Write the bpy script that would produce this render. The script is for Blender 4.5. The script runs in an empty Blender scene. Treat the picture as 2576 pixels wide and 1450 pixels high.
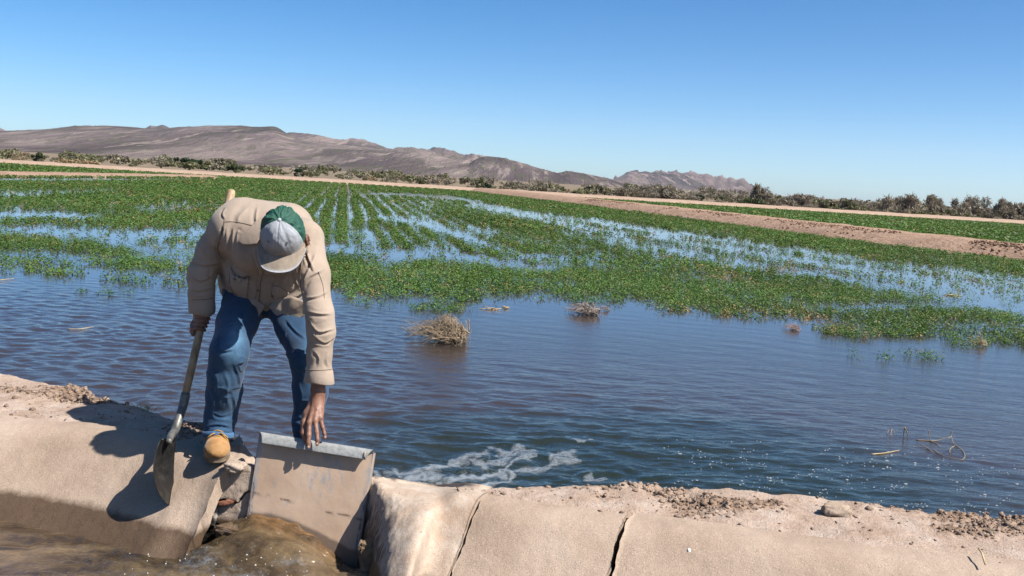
import bpy, bmesh, math, random
import numpy as np
from mathutils import Vector, Matrix
from mathutils.bvhtree import BVHTree
R = math.radians
rng = np.random.default_rng(7); random.seed(7)
scene = bpy.context.scene; COL = scene.collection

# ------------------------------------------------------------------ camera
FPX = 2504.0; TH = math.atan(272.5/FPX); RHO = math.atan(0.06)
CAM = np.array([0, 0, 1.3])
FW = np.array([0, math.cos(TH), -math.sin(TH)])
_U0 = np.array([0, math.sin(TH), math.cos(TH)]); _R0 = np.array([1., 0, 0])
RV = math.cos(RHO)*_R0 + math.sin(RHO)*_U0
UV = math.cos(RHO)*_U0 - math.sin(RHO)*_R0
def ray(px, py): return FW + (px-1288)/FPX*RV - (py-725)/FPX*UV
def atz(px, py, z):
    d = ray(px, py); return CAM + d*((z-CAM[2])/d[2])
def aty(px, py, y):
    d = ray(px, py); return CAM + d*(y/d[1])
def proj(P):
    d = np.asarray(P, float) - CAM; w = d@FW
    return 1288 + FPX*(d@RV)/w, 725 - FPX*(d@UV)/w
cam_d = bpy.data.cameras.new('camera'); cam = bpy.data.objects.new('camera', cam_d); COL.objects.link(cam)
cam_d.lens = 35.0; cam_d.sensor_width = 36.0; cam_d.sensor_fit = 'HORIZONTAL'
cam_d.clip_start = 0.05; cam_d.clip_end = 30000
cam.matrix_world = Matrix(((RV[0], UV[0], -FW[0], CAM[0]), (RV[1], UV[1], -FW[1], CAM[1]),
                           (RV[2], UV[2], -FW[2], CAM[2]), (0, 0, 0, 1)))
scene.camera = cam

# ------------------------------------------------------------------ light
SUN_EL = R(49); SUN_H = np.array([0.905, -0.425]); SUN_H /= np.linalg.norm(SUN_H)
TO_SUN = np.array([SUN_H[0]*math.cos(SUN_EL), SUN_H[1]*math.cos(SUN_EL), math.sin(SUN_EL)])
sd = bpy.data.lights.new('sun', 'SUN'); sd.energy = 5.0; sd.angle = R(0.53); sd.color = (1, 0.955, 0.89)
so = bpy.data.objects.new('sun', sd); COL.objects.link(so)
so.rotation_euler = Vector(TO_SUN).to_track_quat('Z', 'Y').to_euler(); so.location = (20, -10, 25)
w = bpy.data.worlds.new('World'); scene.world = w; w.use_nodes = True
nt = w.node_tree; bg = nt.nodes['Background']
sky = nt.nodes.new('ShaderNodeTexSky'); sky.sky_type = 'NISHITA'; sky.sun_disc = False
sky.sun_elevation = SUN_EL; sky.sun_rotation = math.atan2(TO_SUN[0], TO_SUN[1])
sky.air_density = 0.5; sky.dust_density = 0.6; sky.ozone_density = 1.0; sky.altitude = 0
hs = nt.nodes.new('ShaderNodeHueSaturation'); hs.inputs['Saturation'].default_value = 1.42
nt.links.new(sky.outputs[0], hs.inputs['Color']); mulc = nt.nodes.new('ShaderNodeMix'); mulc.data_type = 'RGBA'; mulc.blend_type = 'MULTIPLY'; mulc.inputs[0].default_value = 1; mulc.inputs[7].default_value = (.97, 1.055, 1.01, 1)
nt.links.new(hs.outputs[0], mulc.inputs[6]); nt.links.new(mulc.outputs[2], bg.inputs[0]); bg.inputs[1].default_value = 0.083
vs = scene.view_settings; vs.view_transform = 'Standard'; vs.look = 'None'; vs.gamma = 1; vs.exposure = 1.05
scene.cycles.max_bounces = 8; scene.cycles.caustics_reflective = False; scene.cycles.caustics_refractive = False
scene.cycles.use_denoising = True; scene.cycles.sample_clamp_indirect = 6

# ------------------------------------------------------------------ object helpers
def prop(o, label=None, cat=None, group=None, kind=None):
    if label: o['label'] = label
    if cat: o['category'] = cat
    if group: o['group'] = group
    if kind: o['kind'] = kind
    return o
def empty(name, loc, label, cat, group=None):
    o = bpy.data.objects.new(name, None); COL.objects.link(o); o.location = loc; o.empty_display_size = .1
    return prop(o, label, cat, group)
def mesh_np(name, V, F, mat, parent=None, smooth=True, attr=None):
    """V (n,3) world coordinates, F (m,3|4) array or list of faces -> one object."""
    me = bpy.data.meshes.new(name)
    V = np.asarray(V, np.float32)
    if isinstance(F, np.ndarray):
        k = F.shape[1]; m = len(F)
        me.vertices.add(len(V)); me.vertices.foreach_set('co', V.ravel())
        me.loops.add(m*k); me.loops.foreach_set('vertex_index', F.astype(np.int32).ravel())
        me.polygons.add(m); me.polygons.foreach_set('loop_start', np.arange(0, m*k, k, dtype=np.int32))
        me.update(calc_edges=True)
    else:
        me.from_pydata([tuple(map(float, v)) for v in V], [], [tuple(int(i) for i in f) for f in F]); me.update()
    me.validate()
    if smooth: me.polygons.foreach_set('use_smooth', np.ones(len(me.polygons), bool))
    if attr is not None:
        a = me.attributes.new('tint', 'FLOAT_COLOR', 'POINT')
        c = np.ones((len(V), 4), np.float32); c[:, :3] = attr; a.data.foreach_set('color', c.ravel())
    if mat: me.materials.append(mat)
    o = bpy.data.objects.new(name, me); COL.objects.link(o)
    if parent is not None:
        o.parent = parent; o.matrix_parent_inverse = parent_inv(parent)
    return o
def parent_inv(p):
    m = Matrix.Identity(4); q = p
    while q is not None:
        m = (Matrix.LocRotScale(q.location, q.rotation_euler, q.scale) if q.parent is None else q.matrix_parent_inverse @ Matrix.LocRotScale(q.location, q.rotation_euler, q.scale)) @ m
        q = q.parent
    return m.inverted()
def grid_faces(nu, nv, wrap_v=False):
    i = np.arange(nu-1)[:, None]; j = np.arange(nv if wrap_v else nv-1)[None, :]; j2 = (j+1) % nv
    return np.stack([i*nv+j, i*nv+j2, (i+1)*nv+j2, (i+1)*nv+j], -1).reshape(-1, 4)
def tube(path, rad, n=10, cap=True):
    """swept tube; path (k,3), rad scalar or (k,) -> V, list of faces"""
    P = np.asarray(path, float); k = len(P); rad = np.broadcast_to(np.asarray(rad, float), (k,))
    T = np.gradient(P, axis=0); T /= np.linalg.norm(T, axis=1)[:, None] + 1e-12
    up = np.array([0, 0, 1.]) if abs(T[0][2]) < .9 else np.array([1., 0, 0])
    a = np.cross(T[0], up); a /= np.linalg.norm(a); V = []
    for i in range(k):
        a = a - T[i]*(a@T[i]); a /= np.linalg.norm(a); b = np.cross(T[i], a)
        t = np.linspace(0, 2*np.pi, n, endpoint=False)
        V.append(P[i] + rad[i]*(np.cos(t)[:, None]*a + np.sin(t)[:, None]*b))
    F = grid_faces(k, n, True).tolist()
    if cap: F += [list(range(n))[::-1], list(range((k-1)*n, k*n))]
    return np.concatenate(V), F
def join(parts):
    V = []; F = []; o = 0
    for v, f in parts:
        V.append(np.asarray(v, float)); F += [[i+o for i in g] for g in f]; o += len(v)
    return np.concatenate(V), F
def spline(pts, n):
    """Catmull-Rom through pts -> n points"""
    P = np.asarray(pts, float); k = len(P)
    Q = np.vstack([2*P[0]-P[1], P, 2*P[-1]-P[-2]]); t = np.linspace(0, k-1-1e-9, n); i = t.astype(int); f = (t-i)[:, None]
    a, b, c, d = Q[i], Q[i+1], Q[i+2], Q[i+3]
    return .5*(2*b + (c-a)*f + (2*a-5*b+4*c-d)*f**2 + (3*b-a-3*c+d)*f**3)

# ------------------------------------------------------------------ numpy noise
_perm = np.random.default_rng(3).permutation(4096); _val = np.random.default_rng(4).random(4096)*2-1
def _h(ix, iy, iz): return _val[_perm[(_perm[(_perm[ix & 4095] + iy) & 4095] + iz) & 4095]]
def vnoise(x, y, z=0.0):
    x, y, z = np.broadcast_arrays(np.asarray(x, float), np.asarray(y, float), np.asarray(z, float))
    ix, iy, iz = np.floor(x).astype(int), np.floor(y).astype(int), np.floor(z).astype(int)
    fx, fy, fz = x-ix, y-iy, z-iz
    u, v, w_ = (f*f*f*(f*(f*6-15)+10) for f in (fx, fy, fz))
    L = lambda a, b, t: a + (b-a)*t
    return L(L(L(_h(ix, iy, iz), _h(ix+1, iy, iz), u), L(_h(ix, iy+1, iz), _h(ix+1, iy+1, iz), u), v),
             L(L(_h(ix, iy, iz+1), _h(ix+1, iy, iz+1), u), L(_h(ix, iy+1, iz+1), _h(ix+1, iy+1, iz+1), u), v), w_)
def fbm(x, y, z=0.0, o=4, g=.5):
    s = 0; a = 1; t = 0
    for i in range(o):
        s = s + a*vnoise(x*2**i+17.3*i, y*2**i+5.1*i, np.asarray(z)*2**i); t += a; a *= g
    return s/t
def sstep(a, b, x):
    t = np.clip((x-a)/(b-a), 0, 1); return t*t*(3-2*t)

# ------------------------------------------------------------------ materials
ALB = .69       # one calibration of every base colour against the exposure
def new_mat(name):
    m = bpy.data.materials.new(name); m.use_nodes = True; t = m.node_tree
    return m, t, t.nodes['Principled BSDF']
def nd(t, typ, **k):
    n = t.nodes.new(typ)
    for a, b in k.items():
        if a in n.inputs.keys(): n.inputs[a].default_value = b
        else: setattr(n, a, b)
    return n
def coords(t, space='Object', scale=(1, 1, 1), rot=(0, 0, 0)):
    if space == 'World': s = nd(t, 'ShaderNodeNewGeometry').outputs['Position']
    else: s = nd(t, 'ShaderNodeTexCoord').outputs[space]
    mp = nd(t, 'ShaderNodeMapping'); mp.inputs['Scale'].default_value = scale; mp.inputs['Rotation'].default_value = rot
    t.links.new(s, mp.inputs[0]); return mp.outputs[0]
def noise(t, vec, scale, detail=4, rough=.55, dist=0.):
    n = nd(t, 'ShaderNodeTexNoise'); n.inputs['Scale'].default_value = scale; n.inputs['Detail'].default_value = detail
    n.inputs['Roughness'].default_value = rough; n.inputs['Distortion'].default_value = dist
    t.links.new(vec, n.inputs['Vector']); return n.outputs['Fac']
def ramp(t, fac, stops):
    if any(x not in (0, 1) for _, c in stops for x in c): stops = [(p, tuple(x*ALB for x in c)) for p, c in stops]
    r = nd(t, 'ShaderNodeValToRGB'); e = r.color_ramp.elements
    while len(e) < len(stops): e.new(.5)
    for i, (p, c) in enumerate(stops):
        e[i].position = p; e[i].color = (*c, 1) if len(c) == 3 else c
    t.links.new(fac, r.inputs[0]); return r.outputs[0]
def mixc(t, fac, a, b, mode='MIX'):
    m = nd(t, 'ShaderNodeMix', data_type='RGBA', blend_type=mode)
    for s, v in ((m.inputs[0], fac), (m.inputs[6], a), (m.inputs[7], b)):
        if isinstance(v, (int, float)): s.default_value = v
        elif isinstance(v, tuple): s.default_value = (*(x*(1 if mode == 'MULTIPLY' else ALB) for x in v), 1)
        else: t.links.new(v, s)
    return m.outputs[2]
def math_(t, op, a, b=0.5, clamp=False):
    m = nd(t, 'ShaderNodeMath', operation=op, use_clamp=clamp)
    for s, v in ((m.inputs[0], a), (m.inputs[1], b)):
        if isinstance(v, (int, float)): s.default_value = v
        else: t.links.new(v, s)
    return m.outputs[0]
def bump(t, bsdf, h, strength, dist, prev=None):
    b = nd(t, 'ShaderNodeBump'); b.inputs['Strength'].default_value = strength; b.inputs['Distance'].default_value = dist
    t.links.new(h, b.inputs['Height'])
    if prev is not None: t.links.new(prev, b.inputs['Normal'])
    if bsdf is not None: t.links.new(b.outputs[0], bsdf.inputs['Normal'])
    return b.outputs[0]
def M(name, stops, scale=5, detail=6, rough=.85, spec=.3, b1=None, b2=None, space='Object', sc=(1, 1, 1), dist=0., metal=0., tint=False, nrough=.6):
    m, t, p = new_mat(name); v = coords(t, space, sc)
    c = ramp(t, noise(t, v, scale, detail, nrough, dist), stops)
    if tint:
        a = nd(t, 'ShaderNodeAttribute', attribute_name='tint'); c = mixc(t, 1.0, c, a.outputs['Color'], 'MULTIPLY')
    t.links.new(c, p.inputs['Base Color']); p.inputs['Roughness'].default_value = rough
    p.inputs['Specular IOR Level'].default_value = spec; p.inputs['Metallic'].default_value = metal
    pv = None
    for b in (b1, b2):
        if b: pv = bump(t, p, noise(t, v, b[0], 5, .6), b[1], b[2], pv)
    m['_c'] = 0
    return m
# ================================================================== SETTING
ZW = -0.42          # flooded field water level
ZC = -0.32          # canal water level
# ---- materials of the setting
m_ground = M('desert_soil', [(.3, (.15, .12, .075)), (.5, (.23, .175, .12)), (.7, (.32, .25, .18))], .35, 8, .95, .1, (3, .5, .1), space='World')
m_road = M('packed_dirt', [(.3, (.38, .265, .19)), (.55, (.46, .33, .245)), (.75, (.52, .40, .305))], 1.1, 8, .95, .1, (4, .5, .08), space='World')
m_berm = M('berm_earth', [(.25, (.21, .125, .085)), (.45, (.36, .235, .165)), (.62, (.42, .29, .21)), (.8, (.49, .37, .28))], 1.6, 9, .95, .1, (5, .8, .12), space='World', sc=(1, 1, 2.5), nrough=.7)
def concrete_mat(name, lo, mid, hi, spots=.5, patch=None):
    m, t, p = new_mat(name); v = coords(t, 'World')
    n1 = noise(t, v, 2.2, 7, .6); c = ramp(t, n1, [(.3, lo), (.5, mid), (.72, hi)])
    g = noise(t, v, 210, 3, .7); c = mixc(t, math_(t, 'MULTIPLY', ramp(t, g, [(.36, (1, 1, 1)), (.48, (0, 0, 0))]), spots), c, tuple(x*.5 for x in lo))
    g2 = noise(t, v, 150, 2, .6); c = mixc(t, math_(t, 'MULTIPLY', ramp(t, g2, [(.58, (0, 0, 0)), (.70, (1, 1, 1))]), .45), c, tuple(min(.8, x*1.35) for x in hi))
    g3 = noise(t, v, 26, 6, .7); c = mixc(t, math_(t, 'MULTIPLY', ramp(t, g3, [(.28, (1, 1, 1)), (.42, (0, 0, 0))]), .35), c, tuple(x*.75 for x in lo))
    if patch: c = patch(t, v, c)
    # dark wet band left by the canal water (a stain with its own edge)
    geo = nd(t, 'ShaderNodeNewGeometry'); sx = nd(t, 'ShaderNodeSeparateXYZ'); t.links.new(geo.outputs['Position'], sx.inputs[0])
    zz = math_(t, 'ADD', sx.outputs['Z'], math_(t, 'MULTIPLY', math_(t, 'SUBTRACT', noise(t, v, 9, 5, .7), .5), .045))
    wet = ramp(t, math_(t, 'MULTIPLY_ADD', zz, 1.0), [(0, (1, 1, 1)), (1, (0, 0, 0))])
    mr = nd(t, 'ShaderNodeMapRange'); mr.inputs['From Min'].default_value = -.240; mr.inputs['From Max'].default_value = -.216
    mr.inputs['To Min'].default_value = 1; mr.inputs['To Max'].default_value = 0; t.links.new(zz, mr.inputs['Value'])
    c = mixc(t, mr.outputs[0], c, mixc(t, g3, (.075, .046, .026), (.16, .105, .065)))
    t.links.new(c, p.inputs['Base Color'])
    rr = nd(t, 'ShaderNodeMapRange'); rr.inputs['To Min'].default_value = .93; rr.inputs['To Max'].default_value = .55; t.links.new(mr.outputs[0], rr.inputs['Value'])
    t.links.new(rr.outputs[0], p.inputs['Roughness']); p.inputs['Specular IOR Level'].default_value = .25
    b = bump(t, p, noise(t, v, 190, 4, .7), .55, .006); bump(t, p, noise(t, v, 14, 6, .6), .35, .02, b)
    return m
m_conc = concrete_mat('sand_coloured_concrete', (.355, .26, .19), (.455, .345, .26), (.54, .425, .335))
def white_patch(t, v, c):
    n = noise(t, v, 7, 7, .7, .4); c = mixc(t, math_(t, 'MULTIPLY', ramp(t, n, [(.42, (0, 0, 0)), (.6, (1, 1, 1))]), .6), c, (.62, .53, .44))
    n = noise(t, coords(t, 'World', (9, 9, 3)), 2.3, 7, .7); c = mixc(t, math_(t, 'MULTIPLY', ramp(t, n, [(.50, (0, 0, 0)), (.64, (1, 1, 1))]), .32), c, (.50, .32, .20))
    geo = nd(t, 'ShaderNodeNewGeometry'); sx = nd(t, 'ShaderNodeSeparateXYZ'); t.links.new(geo.outputs['Position'], sx.inputs[0])
    dr = nd(t, 'ShaderNodeMapRange'); dr.inputs['From Min'].default_value = -.36; dr.inputs['From Max'].default_value = -.50; t.links.new(sx.outputs['X'], dr.inputs['Value'])
    lo = nd(t, 'ShaderNodeMapRange'); lo.inputs['From Min'].default_value = -.02; lo.inputs['From Max'].default_value = -.20; t.links.new(sx.outputs['Z'], lo.inputs['Value'])
    st = noise(t, coords(t, 'World', (1, 1, .12)), 60, 5, .7); st = ramp(t, math_(t, 'ADD', st, math_(t, 'MULTIPLY', math_(t, 'MULTIPLY', dr.outputs[0], lo.outputs[0]), .30)), [(.62, (0, 0, 0)), (.76, (1, 1, 1))])
    c = mixc(t, math_(t, 'MULTIPLY', st, .85), c, (.12, .08, .05)); pit = noise(t, v, 70, 4, .75); return mixc(t, math_(t, 'MULTIPLY', ramp(t, pit, [(.32, (1, 1, 1)), (.42, (0, 0, 0))]), .6), c, (.22, .15, .10))
m_conc_white = concrete_mat('bleached_concrete', (.42, .30, .215), (.56, .43, .33), (.66, .55, .45), .35, white_patch)
m_chunk = concrete_mat('broken_concrete', (.34, .25, .18), (.46, .36, .28), (.56, .46, .38), .4)

# ---- plane of the gate
GTL = aty(655, 1090, 4.19); GTR = aty(940, 1135, 4.15); GBL = aty(643, 1320, 4.125)
gx = (GTR-GTL)/np.linalg.norm(GTR-GTL); gn = np.cross(gx, GBL-GTL); gn /= np.linalg.norm(gn)
if gn[1] > 0: gn = -gn                       # towards the camera
gz = np.cross(gn, gx); gz = gz if gz[2] > 0 else -gz
GW = np.linalg.norm(GTR-GTL)
def on_plate(px, py, off=0.):
    r_ = ray(px, py); t_ = ((GTL+gn*off-CAM)@gn)/(r_@gn); return CAM+r_*t_
# ---- ground sheet (one sheet to the horizon)
def ground_sheet():
    r = np.concatenate([[0], np.geomspace(2, 5000, 90)]); a = np.linspace(0, 2*np.pi, 120, endpoint=False)
    X = (r[:, None]*np.cos(a)); Y = (r[:, None]*np.sin(a)); d = np.hypot(X, Y)
    Z = -0.62 + 0.12*sstep(126, 150, Y)*1 + fbm(X/30, Y/30, o=3)*.25*sstep(140, 220, d) + 0*Y
    return mesh_np('ground', np.stack([X, Y, Z], -1).reshape(-1, 3), grid_faces(91, 120, True), m_ground)
prop(ground_sheet(), kind='structure')

# ---- lip of the canal lining (plan view) and bank edges
DS = np.array([-.325, -.946])          # downslope direction in plan
TAN = .82
lipL = spline([(-6.5, 5.05), (-4.2, 4.78), (-3.0, 4.68)] + [tuple(atz(a, b, 0)[:2]) for a, b in [(0, 1066), (150, 1080), (330, 1106), (480, 1140), (528, 1159), (562, 1178)]], 270)
lipR = spline([tuple(atz(a, b, 0)[:2]) for a, b in [(1190, 1262), (1320, 1285), (1549, 1316), (1771, 1346), (2100, 1392), (2576, 1447)]] + [(3.2, 3.2), (6.5, 2.7)], 320)
def slope_panel(name, lip, label, mat, nq=70, tan=TAN, end=None):
    """lining panel: crest strip, rounded lip, slope down to the bed"""
    q = np.concatenate([np.linspace(-.16, .10, 26), np.linspace(.11, .72, nq)])
    rr = .07; z = np.where(q < -rr, 0, np.where(q < rr, -tan*(q+rr)**2/(4*rr), -tan*q))
    P = np.zeros((len(lip), len(q), 3)); P[:, :, :2] = lip[:, None, :] + q[None, :, None]*DS; P[:, :, 2] = z
    if end is not None:
        e_ = sstep(.22, .0, np.linalg.norm(lip-lip[-1], axis=1))[:, None, None]; qq = np.maximum(q, 0)[None, :, None]; D2, t2 = end
        P2 = P.copy(); P2[:, :, :2] += qq*(np.asarray(D2)-DS); P2[:, :, 2] -= (qq*(t2-tan))[..., 0]; P = P*(1-e_)+P2*e_
    n = fbm(P[..., 0]*2.3, P[..., 1]*2.3, P[..., 2]*2.3, 4)*.0045 + fbm(P[..., 0]*16, P[..., 1]*16, P[..., 2]*16, 3)*.0026
    P[..., 2] += n
    # jagged ends
    for e, k in ((0, 1), (-1, -1)):
        j = fbm(np.arange(len(q))*.23+e*9, 3.3+0*q, o=3)*.012
        T = lip[e+k]-lip[e]; T = T/np.linalg.norm(T); P[e, :, :2] += j[:, None]*T
    V = P.reshape(-1, 3); F = grid_faces(len(lip), len(q)).tolist(); nv = len(V)
    # thickness at the two ends and the crest edge
    B = P.copy(); B[..., 2] -= .075; B[..., :2] -= .03*DS; V = np.concatenate([V, B.reshape(-1, 3)])
    I = np.arange(nv).reshape(len(lip), len(q))
    for line, fl in ((I[0], 1), (I[-1], 0), (I[:, 0], 0)):
        for a, b in zip(line[:-1], line[1:]):
            F.append([a, b, b+nv, a+nv] if fl else [b, a, a+nv, b+nv])
    o = mesh_np(name, V, F, mat, smooth=True)
    me = o.data; ns = (len(lip)-1)*(len(q)-1)
    sm = np.ones(len(me.polygons), bool); sm[ns:] = False; me.polygons.foreach_set('use_smooth', sm)
    return prop(o, label, 'concrete panel', 'concrete lining panels of the canal')
slope_panel('lining_panel', lipL, 'long sandy concrete panel left of the gate, dark wet band above the water', m_conc, end=((-.27, -.75), 1.02))
xj = lambda px, py: atz(px, py, 0)[0]
def clip_lip(x0, x1, n=160):
    L = lipR[(lipR[:, 0] > x0) & (lipR[:, 0] < x1)]; a = np.array([x0, np.interp(x0, lipR[:, 0], lipR[:, 1])]); b = np.array([x1, np.interp(x1, lipR[:, 0], lipR[:, 1])])
    L = np.vstack([a, L, b]); s = np.linspace(x0, x1, n); return np.stack([s, np.interp(s, L[:, 0], L[:, 1])], -1)
XA = xj(1205, 1268); XB = xj(1562, 1304)
slope_panel('lining_panel', clip_lip(XA, XB-.008), 'middle concrete lining panel between the two dark joints right of the gate', m_conc)
slope_panel('lining_panel', clip_lip(XB+.008, 6.4, 300), 'concrete lining panel at the right end, with a white chip on its slope', m_conc)
# bleached shoulder between the gate and the first joint: control grid of rows (top back -> bottom)
def shoulder():
    xa = XA-.010; ya = np.interp(xa, lipR[:, 0], lipR[:, 1]); J = np.array([xa, ya, 0])
    dn = lambda p, q, tan=TAN: np.array([p[0]+q*DS[0], p[1]+q*DS[1], p[2]-tan*q])
    rows = []
    # each column: [crest back, lip, mid, low, bed]
    c0 = [aty(938, 1206, 4.34), aty(938, 1214, 4.14), aty(931, 1300, 4.09), aty(918, 1395, 4.02), aty(905, 1500, 3.95)]
    c0b = [aty(955, 1207, 4.33), aty(958, 1220, 4.08), aty(955, 1302, 3.94), aty(945, 1400, 3.82), aty(925, 1520, 3.72)]
    c1 = [aty(1010, 1216, 4.33), aty(1012, 1232, 4.06), aty(1004, 1290, 3.86), aty(985, 1400, 3.66), aty(955, 1540, 3.46)]
    c2 = [aty(1090, 1226, 4.30), aty(1092, 1246, 4.00), aty(1076, 1300, 3.80), aty(1045, 1400, 3.60), aty(1010, 1560, 3.34)]
    p0 = J + [-.10, .03, 0]; p1 = J
    c3 = [p0-np.array([DS[0], DS[1], 0])*.16, p0, dn(p0, .17), dn(p0, .36), dn(p0, .72)]
    c4 = [p1-np.array([DS[0], DS[1], 0])*.16, p1, dn(p1, .17), dn(p1, .36), dn(p1, .72)]
    c00 = [aty(918, 1204, 4.32), aty(918, 1214, 4.19), aty(908, 1300, 4.17), aty(893, 1395, 4.12), aty(880, 1500, 4.06)]
    G = np.array([c00, c0, c0b, c1, c2, c3, c4]); nu, nv = 90, 100
    bk = G[:, 0].copy(); bk[:, 1] += .06; bk[:, 2] = -.55; md = G[:, 0].copy(); md[:, 1] += .03; md[:, 2] -= .04; G = np.concatenate([bk[:, None], md[:, None], G], 1)
    A = np.array([spline(G[:, j], nu) for j in range(7)])
    P = np.array([spline(A[:, i], nv) for i in range(nu)])
    rough = 1-sstep(.25, .8, np.linspace(0, 1, nu))[:, None]
    n = fbm(P[..., 0]*3, P[..., 1]*3, P[..., 2]*3, 4)*.006 + fbm(P[..., 0]*22, P[..., 1]*22, P[..., 2]*14, 4)*(.004+.013*rough)
    P[..., 2] += n*.6; P[..., 1] -= n*.8; P[-1, :, 0] += fbm(np.arange(nv)*.2, 8.8, o=3)*.010
    F = grid_faces(nu, nv)[:, ::-1].tolist(); V = P.reshape(-1, 3); k = len(V); B = P.copy(); B[..., 2] -= .08; V = np.concatenate([V, B.reshape(-1, 3)])
    I = np.arange(k).reshape(nu, nv)
    for line in (I[-1], I[0], I[:, 0]):
        for a, b in zip(line[:-1], line[1:]): F.append([a, b, b+k, a+k])
    o = mesh_np('lining_panel', V, F, m_conc_white); me = o.data
    sm = np.ones(len(me.polygons), bool); sm[(nu-1)*(nv-1):] = False; me.polygons.foreach_set('use_smooth', sm)
    prop(o, 'bleached and rust-stained concrete shoulder directly right of the metal gate', 'concrete panel', 'concrete lining panels of the canal')
shoulder()

# ---- broken concrete pieces left of the gate: irregular slabs on a common sloping plane
def slab(name, pxs, plane, th, off, label, mat=None, n_sub=10, jit=.006, cat='concrete chunk'):
    A, B, D = plane; nn = np.cross(B-A, D-A); nn /= np.linalg.norm(nn)
    if nn[1] > 0: nn = -nn
    pts = []
    for i, (a, b) in enumerate(pxs):
        c, d = pxs[(i+1) % len(pxs)]
        k = max(2, int(math.hypot(c-a, d-b)/6))
        for s in range(k):
            r_ = ray(a+(c-a)*s/k, b+(d-b)*s/k); t_ = ((A-CAM)@nn)/(r_@nn); pts.append(CAM+r_*t_)
    pts = np.array(pts); cen = pts.mean(0); m = len(pts)
    e1 = (B-A)/np.linalg.norm(B-A); e2 = np.cross(nn, e1)
    pts = pts + (fbm(np.arange(m)*.35, off*50+1, o=3)*jit*1.6)[:, None]*e1 + (fbm(np.arange(m)*.35, off*50+9, o=3)*jit*1.6)[:, None]*e2
    V = []; F = []
    K = n_sub
    for k in range(K):                                    # rings from edge to centre
        f = k/(K-1)*.985; ring = pts+(cen-pts)*f
        h = off - .003*(1-min(1, k/2))**2 + fbm(ring[:, 0]*18, ring[:, 1]*18, ring[:, 2]*18, 4)*.007
        V.append(ring+nn*h[:, None])
    V.append((pts - nn*th)); V = np.concatenate(V)
    F = grid_faces(K, m, True).tolist() + [list(range((K-1)*m, K*m))]
    for i in range(m): j = (i+1) % m; F.append([j, i, K*m+i, K*m+j])
    F = [f[::-1] for f in F]
    o = mesh_np(name, V, F, mat or m_chunk, smooth=False)
    return prop(o, label, cat, 'broken concrete left of the gate')
PA = on_plate(560, 1175, -.030); PB = on_plate(527, 1256, -.032); PD = on_plate(643, 1300, -.022)
PL = (PA, PB, PD)
def pxy(l): return [(483+a*.2781, 1046.5+b*.2781) for a, b in l]
slab('concrete_chunk', pxy([(298, 470), (345, 455), (430, 430), (545, 450), (583, 520), (580, 636), (550, 655), (478, 690), (440, 740), (408, 772), (300, 745), (232, 752), (172, 755), (215, 640), (258, 560)]), PL, .09, .012,
     'large pale cracked concrete piece by the boot, above the rust-red chip')
slab('concrete_chunk', pxy([(228, 790), (300, 765), (400, 790), (425, 775), (482, 700), (565, 660), (582, 650), (572, 800), (562, 960), (530, 975), (440, 970), (340, 975), (250, 990), (205, 960), (225, 880)]), PL, .10, -.004,
     'lower cracked concrete piece touching the canal water at the left edge of the gate')
slab('concrete_chunk', pxy([(238, 772), (275, 755), (330, 752), (385, 770), (365, 798), (310, 806), (262, 800)]), PL, .05, .020,
     'small rust-red concrete chip lodged in the crack left of the gate', M('red_chip', [(.3, (.17, .065, .04)), (.7, (.33, .15, .09))], 30, 5, .9, .2, (90, .6, .006)))
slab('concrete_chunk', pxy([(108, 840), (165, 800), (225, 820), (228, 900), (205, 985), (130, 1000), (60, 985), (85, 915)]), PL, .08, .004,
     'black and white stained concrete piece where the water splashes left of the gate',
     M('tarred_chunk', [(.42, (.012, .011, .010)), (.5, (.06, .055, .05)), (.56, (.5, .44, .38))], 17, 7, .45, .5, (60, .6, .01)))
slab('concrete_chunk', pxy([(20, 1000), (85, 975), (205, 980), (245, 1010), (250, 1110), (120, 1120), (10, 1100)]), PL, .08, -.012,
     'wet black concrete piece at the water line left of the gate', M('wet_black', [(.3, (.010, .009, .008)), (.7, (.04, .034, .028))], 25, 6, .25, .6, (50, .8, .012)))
# wing between the boot and the field: top ledge pieces
def blob_rock(name, c, s, label, mat, seed=0, amp=.28, n=26, cat='stone', group=None, rot=0.):
    u = np.linspace(0.02, np.pi-.02, n); v = np.linspace(0, 2*np.pi, 2*n, endpoint=False)
    D = np.stack([np.sin(u)[:, None]*np.cos(v), np.sin(u)[:, None]*np.sin(v), np.cos(u)[:, None]*np.ones(2*n)], -1)
    D = np.sign(D)*np.abs(D)**.75
    r_ = 1+amp*fbm(D[..., 0]*1.4+seed*7.7, D[..., 1]*1.4, D[..., 2]*1.4, 5)*1.6
    P = D*r_[..., None]*np.asarray(s); cr, sr = math.cos(rot), math.sin(rot)
    P = np.stack([P[..., 0]*cr-P[..., 1]*sr, P[..., 0]*sr+P[..., 1]*cr, P[..., 2]], -1) + np.asarray(c)
    F = grid_faces(n, 2*n, True).tolist()+[list(range(2*n))[::-1], list(range((n-1)*2*n, n*2*n))]
    o = mesh_np(name, P.reshape(-1, 3), [f[::-1] for f in F], mat, smooth=True)
    return prop(o, label, cat, group)
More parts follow.
